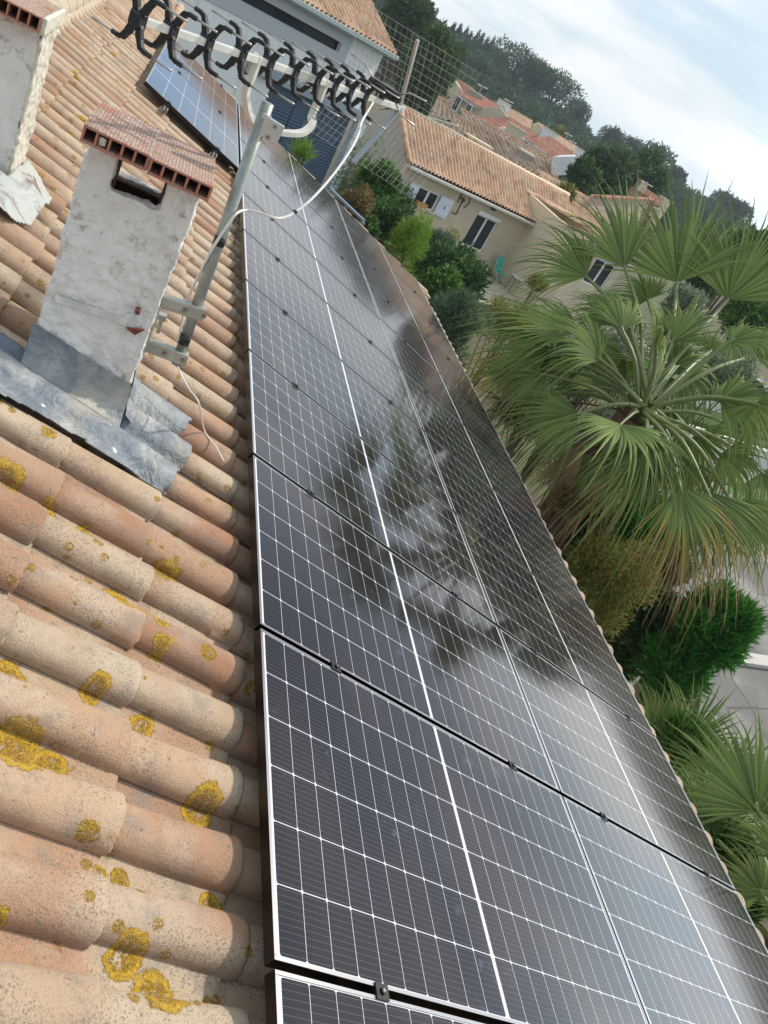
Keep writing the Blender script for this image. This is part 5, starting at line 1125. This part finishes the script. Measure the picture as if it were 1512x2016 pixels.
# ------------------------------------------------------------------ palms
def palm_leaf_mat(name, g0, g1, tipc, dead):
    m = Mat(name, rough=.55); t = m.attr('tint'); q = m.attr('along'); d = m.attr('dead')
    c = m.mix(t, g0, g1); c = m.mix(q.smooth(.0, .5) * .25, c, tuple(x * 1.5 for x in g1))
    c = m.mix((q + t * .3 - .75).smooth(0, .35) * d.smooth(.05, .3), c, tipc); c = m.mix((q + d * 1.3 - 1.25 + t * .35).smooth(0, .35) * d.smooth(.25, .6), c, (.42, .26, .04)); c = m.mix((q * .7 + d * 1.5 - 1.4 + t * .4).smooth(0, .3), c, dead)
    m.link(c, 'Base Color'); m.set('Specular IOR Level', .24)
    tr = m.n('BsdfTranslucent'); m.nt.links.new(c.s, tr.inputs[0]); ms = m.n('MixShader'); ms.inputs[0].default_value = .22
    m.nt.links.new(m.b.outputs[0], ms.inputs[1]); m.nt.links.new(tr.outputs[0], ms.inputs[2]); m.nt.links.new(ms.outputs[0], m.nt.nodes['Material Output'].inputs[0]); return m
M_PALM = palm_leaf_mat('palm_blade', (.026, .066, .016), (.200, .275, .075), (.33, .34, .16), (.33, .22, .12))
M_PETI = Mat('palm_petiole', rough=.4); M_PETI.link(M_PETI.mix(M_PETI.noise(5, 3), (.10, .14, .04), (.20, .23, .08)), 'Base Color')
M_FIB = Mat('palm_fibre', rough=1); M_FIB.link(M_FIB.mix(M_FIB.noise(26, 6, .7), (.07, .035, .02), (.19, .10, .06)), 'Base Color'); M_FIB.bump(M_FIB.noise(40, 5), 1, .03)
def frond(root, crown, hub, tip, spread=190, nseg=46, droop=.35, dead=0.0, seed=0, face=None, cone=.10, w0=.030, sag=.10):
    r = np.random.RandomState(seed); hub = Vector(hub); tip = Vector(tip); d = (tip - hub); R = d.length * 1.12; d.normalize()
    n = Vector(face) if face is not None else (Vector(CP) - hub).normalized() * .75 + Vector((0, 0, .6)) + Vector(r.normal(size=3) * .30)
    n = (n - d * n.dot(d)).normalized(); s_ = n.cross(d)
    T = [0, .12, .26, .4, .52, .64, .76, .88, 1.0]; V, F, tt, al = [], [], [], []
    dphi = math.radians(spread) / nseg; split = .46
    for i in range(nseg):
        ph = -math.radians(spread) / 2 + dphi * (i + .5); q = abs(ph) / math.radians(spread / 2)
        dr = d * math.cos(ph) + s_ * math.sin(ph); tg = -d * math.sin(ph) + s_ * math.cos(ph)
        L_ = R * (1.0 - .30 * q ** 2) * r.uniform(.80, 1.08); tn = r.rand(); dl = droop * r.uniform(.3, 1.9) * (1 + .5 * q); brk = r.rand() < .16; sw = r.normal(0, .055)
        b = len(V)
        for k, t in enumerate(T):
            p = hub + dr * (L_ * t) + n * (cone * L_ * (t - t * t * .6)); over = max(0, t - .40)
            p = p + Vector((0, 0, -1)) * (dl * L_ * over ** 2 * 2.2 + (L_ * .35 * max(0, t - .7) if brk else 0)) + tg * sw * over * L_
            hw = t * L_ * math.sin(dphi / 2) * 1.02 if t <= split else split * L_ * math.sin(dphi / 2) * (1 - ((t - split) / (1 - split)) ** 1.15)
            hw = max(hw, .0012); fold = hw * .75 + .0004
            V += [p - tg * hw, p + n * fold, p + tg * hw]; tt += [tn] * 3; al += [t] * 3
        F += [(b + 3 * k + j, b + 3 * k + j + 1, b + 3 * k + j + 4, b + 3 * k + j + 3) for k in range(len(T) - 1) for j in range(2)]
    o = npmesh('frond', [tuple(v) for v in V], F, M_PALM, root, {'tint': tt, 'along': al, 'dead': [dead] * len(V)}, smooth=False, shift=origin(root))
    c = Vector(crown); mid = c.lerp(hub, .5) + Vector((0, 0, 1)) * (hub - c).length * sag
    mb = MB(); mb.tube(curve([c, mid, hub, hub + d * R * .07], 6), [w0 * (1 - .62 * k / 18) for k in range(19)], 7); mb.build('petiole', M_PETI, o, smooth=True)
    return o
DP = 9.0
pc = atd(1258, 812, DP); palm = empty('fan_palm', (pc.x + .12, pc.y + .1, GZ), 'tall fan palm with a wide green crown beside the eave on the right', 'palm')
mb = MB(); tp = []; 
for i in range(15): t = i / 14; tp.append(Vector((pc.x + .12 * (1 - t), pc.y + .1 * (1 - t), GZ + (pc.z - .1 - GZ) * t)))
mb.tube(tp, [.26 - .06 * (i / 14) + .02 * (i % 2) for i in range(15)], 16); mb.build('trunk', M_FIB, palm, smooth=True)
# leaf base boots round the trunk
for i in range(60):
    a = i * 2.399; t = .52 + .48 * (i / 60); c = Vector((pc.x, pc.y, GZ + (pc.z - .05 - GZ) * t)); dv = Vector((math.cos(a), math.sin(a), 0))
    mb = MB(); mb.beam(c + dv * .15, c + dv * .22 + Vector((0, 0, .15)), .07, .02, up=(dv.x, dv.y, .3)); mb.build('leaf_base', M_FIB, palm, bevel=.006)
FR = [  # hub px, hub dist, tip px, tip dist, spread, droop, dead
    ((1332, 556), 10.1, (1338, 352), 10.6, 150, .10, 0), ((1230, 528), 9.9, (1168, 335), 10.2, 110, .22, .05), ((1432, 590), 10.3, (1512, 400), 10.6, 150, .12, 0),
    ((1155, 545), 9.8, (1040, 440), 9.9, 130, .35, .12), ((1143, 655), 9.2, (940, 590), 9.3, 110, .30, .1), ((1085, 690), 9.3, (915, 705), 9.5, 120, .35, .35),
    ((1292, 672), 8.5, (1300, 585), 8.2, 230, .25, 0), ((1438, 672), 9.2, (1540, 660), 9.2, 220, .25, 0), ((1140, 815), 8.7, (985, 860), 8.7, 130, .35, .12),
    ((1272, 850), 8.3, (1250, 985), 8.1, 160, .15, .2), ((1180, 900), 8.9, (1115, 1030), 8.8, 150, .2, .45), ((1338, 956), 8.4, (1395, 1150), 8.3, 120, .25, .5),
    ((1393, 968), 8.7, (1490, 1170), 8.7, 110, .25, .45), ((1438, 986), 9.1, (1535, 1110), 9.1, 120, .25, .4), ((1371, 858), 9.6, (1420, 950), 9.6, 200, .25, .25),
    ((1486, 795), 8.7, (1530, 890), 8.7, 220, .2, .05), ((1072, 738), 9.0, (985, 800), 9.0, 150, .4, .2), ((1360, 905), 9.2, (1330, 1010), 9.3, 150, .3, .4),
    ((1200, 620), 10.3, (1130, 590), 10.5, 170, .4, .05), ((1275, 590), 10.6, (1230, 520), 10.8, 200, .3, 0), ((1400, 690), 10.6, (1400, 640), 10.8, 210, .3, 0),
    ((1488, 700), 10.3, (1560, 640), 10.4, 190, .2, 0), ((1010, 730), 9.6, (915, 745), 9.7, 150, .3, .62), ((1050, 780), 9.5, (960, 820), 9.6, 150, .3, .72),
    ((1345, 1000), 9.0, (1370, 1190), 9.0, 90, .2, .75), ((1230, 700), 10.2, (1180, 790), 10.3, 220, .4, .05), ((1335, 720), 10.2, (1370, 860), 10.4, 200, .5, 0), ((1500, 930), 9.8, (1560, 1010), 9.8, 180, .3, .2)]
for i, (h, hd, t, td, spd, drp, dead) in enumerate(FR):
    frond(palm, pc + Vector((rnd.uniform(-.08, .08), rnd.uniform(-.08, .08), rnd.uniform(-.1, .15))), atd(*h, hd), atd(*t, td), spd, 44, drp, dead, 40 + i)
for i in range(26):                                      # inner and rear leaves that fill the crown
    a = i * 2.399; el = -.35 + 1.35 * ((i * 7) % 26) / 26; dv = Vector((math.cos(a) * math.cos(el), math.sin(a) * math.cos(el), math.sin(el)))
    if dv.x < -.35 and el < .3: dv.x *= .55
    if Vector(dv).dot((Vector(CP) - pc).normalized()) > .15 and i % 3: continue
    h_ = pc + dv * rnd.uniform(.75, 1.15); frond(palm, pc, h_, h_ + (dv * .8 + Vector((rnd.uniform(-.3, .3), rnd.uniform(-.3, .3), rnd.uniform(-.45, .1)))).normalized() * rnd.uniform(.6, .85), rnd.uniform(120, 200), 36, rnd.uniform(.35, .8), rnd.choice((0, .05, .15, .3)), 300 + i, w0=.024)
for i in range(6):                                       # dead skirt under the crown
    a = i * 1.05 + .3; dv = Vector((math.cos(a), math.sin(a), 0)); h_ = pc + dv * .42 + Vector((0, 0, -.55)); frond(palm, pc - Vector((0, 0, .35)), h_, h_ + dv * .12 - Vector((0, 0, .7)), 70, 22, .25, 1.0, 90 + i, face=dv + Vector((0, 0, .2)))
# seed stalk cluster on the left
mb = MB(); q0 = atd(1000, 800, 9.4)
for i in range(70): v = Vector((rnd.gauss(0, .10), rnd.gauss(0, .10), rnd.gauss(0, .09))); mb.tube([q0 + v * .2, q0 + v + Vector((0, 0, -.03)), q0 + v * 1.7 + Vector((0, 0, -.12))], [.006, .012, .004], 4)
mb.tube([pc, (pc + q0) / 2 + Vector((0, 0, .1)), q0], .012, 6); mb.build('seed_cluster', M_FIB, palm)
# lower right palm
p2 = atd(1545, 1880, 7.4); pm = empty('fan_palm', (p2.x, p2.y, GZ), 'lower fan palm at the right edge near the bottom of the photo', 'palm')
mb = MB(); mb.tube([Vector((p2.x, p2.y, GZ)), Vector((p2.x, p2.y, (GZ + p2.z) / 2)), p2], [.22, .2, .17], 14); mb.build('trunk', M_FIB, pm, smooth=True)
for i, (h, hd, t, td, spd, drp, dead) in enumerate((((1492, 1598), 6.7, (1470, 1375), 6.9, 215, .10, 0), ((1400, 1640), 7.8, (1360, 1470), 8.0, 200, .25, 0), ((1500, 1760), 7.3, (1440, 1640), 7.4, 230, .3, 0), ((1440, 1800), 7.7, (1395, 1700), 7.8, 200, .3, .1), ((1560, 1700), 6.6, (1600, 1540), 6.6, 200, .2, 0), ((1540, 1990), 7.0, (1480, 1900), 6.9, 200, .3, .1), ((1610, 1620), 7.2, (1650, 1440), 7.3, 200, .2, 0), ((1680, 1740), 7.2, (1790, 1620), 7.2, 200, .2, 0), ((1590, 1800), 6.6, (1600, 1680), 6.4, 220, .2, 0), ((1420, 1560), 8.3, (1440, 1400), 8.5, 180, .2, 0))):
    frond(pm, p2, atd(*h, hd), atd(*t, td), spd, 50, drp, dead, 140 + i, w0=.03)
p3 = atd(1345, 1620, 9.6); pm = empty('fan_palm', (p3.x, p3.y, GZ), 'young pale green fan palm rising beside the eave between the shrubs', 'palm')
mb = MB(); mb.tube([Vector((p3.x, p3.y, GZ)), p3], [.18, .14], 12); mb.build('trunk', M_FIB, pm, smooth=True)
for i, (h, hd, t, td, spd) in enumerate((((1285, 1450), 9.2, (1270, 1330), 9.3, 110), ((1345, 1470), 9.3, (1400, 1330), 9.4, 140), ((1330, 1500), 9.0, (1310, 1400), 8.9, 170), ((1385, 1540), 9.2, (1450, 1440), 9.2, 170))):
    frond(pm, p3, atd(*h, hd), atd(*t, td), spd, 34, .18, .05, 160 + i, w0=.025)
# small dark palm behind the big one
p4 = atd(1385, 985, 13.5); pm = empty('fan_palm', (p4.x, p4.y, GZ), 'small fan palm low behind the right side of the tall palm', 'palm')
mb = MB(); mb.tube([Vector((p4.x, p4.y, GZ)), p4], [.25, .2], 12); mb.build('trunk', M_FIB, pm, smooth=True)
for i in range(9):
    a = i * .7; dv = Vector((math.cos(a), math.sin(a), .25)); h_ = p4 + dv * .8; frond(pm, p4, h_, h_ + dv * .75, 190, 34, .4, .05 if i % 3 else .4, 180 + i)

# ------------------------------------------------------------------ air
mb = MB(); mb.box(-560, 560, -560, 560, GZ - 1, 22); hm = bpy.data.materials.new('haze_air'); hm.use_nodes = True; hn = hm.node_tree; hn.nodes.clear()
ho = hn.nodes.new('ShaderNodeOutputMaterial'); hv = hn.nodes.new('ShaderNodeVolumePrincipled'); hv.inputs['Color'].default_value = (.74, .86, 1, 1); hv.inputs['Density'].default_value = .00048; hv.inputs['Anisotropy'].default_value = .2
hn.links.new(hv.outputs[0], ho.inputs['Volume']); tag(mb.build('haze', hm, None), kind='stuff')
sc.cycles.volume_bounces = 0
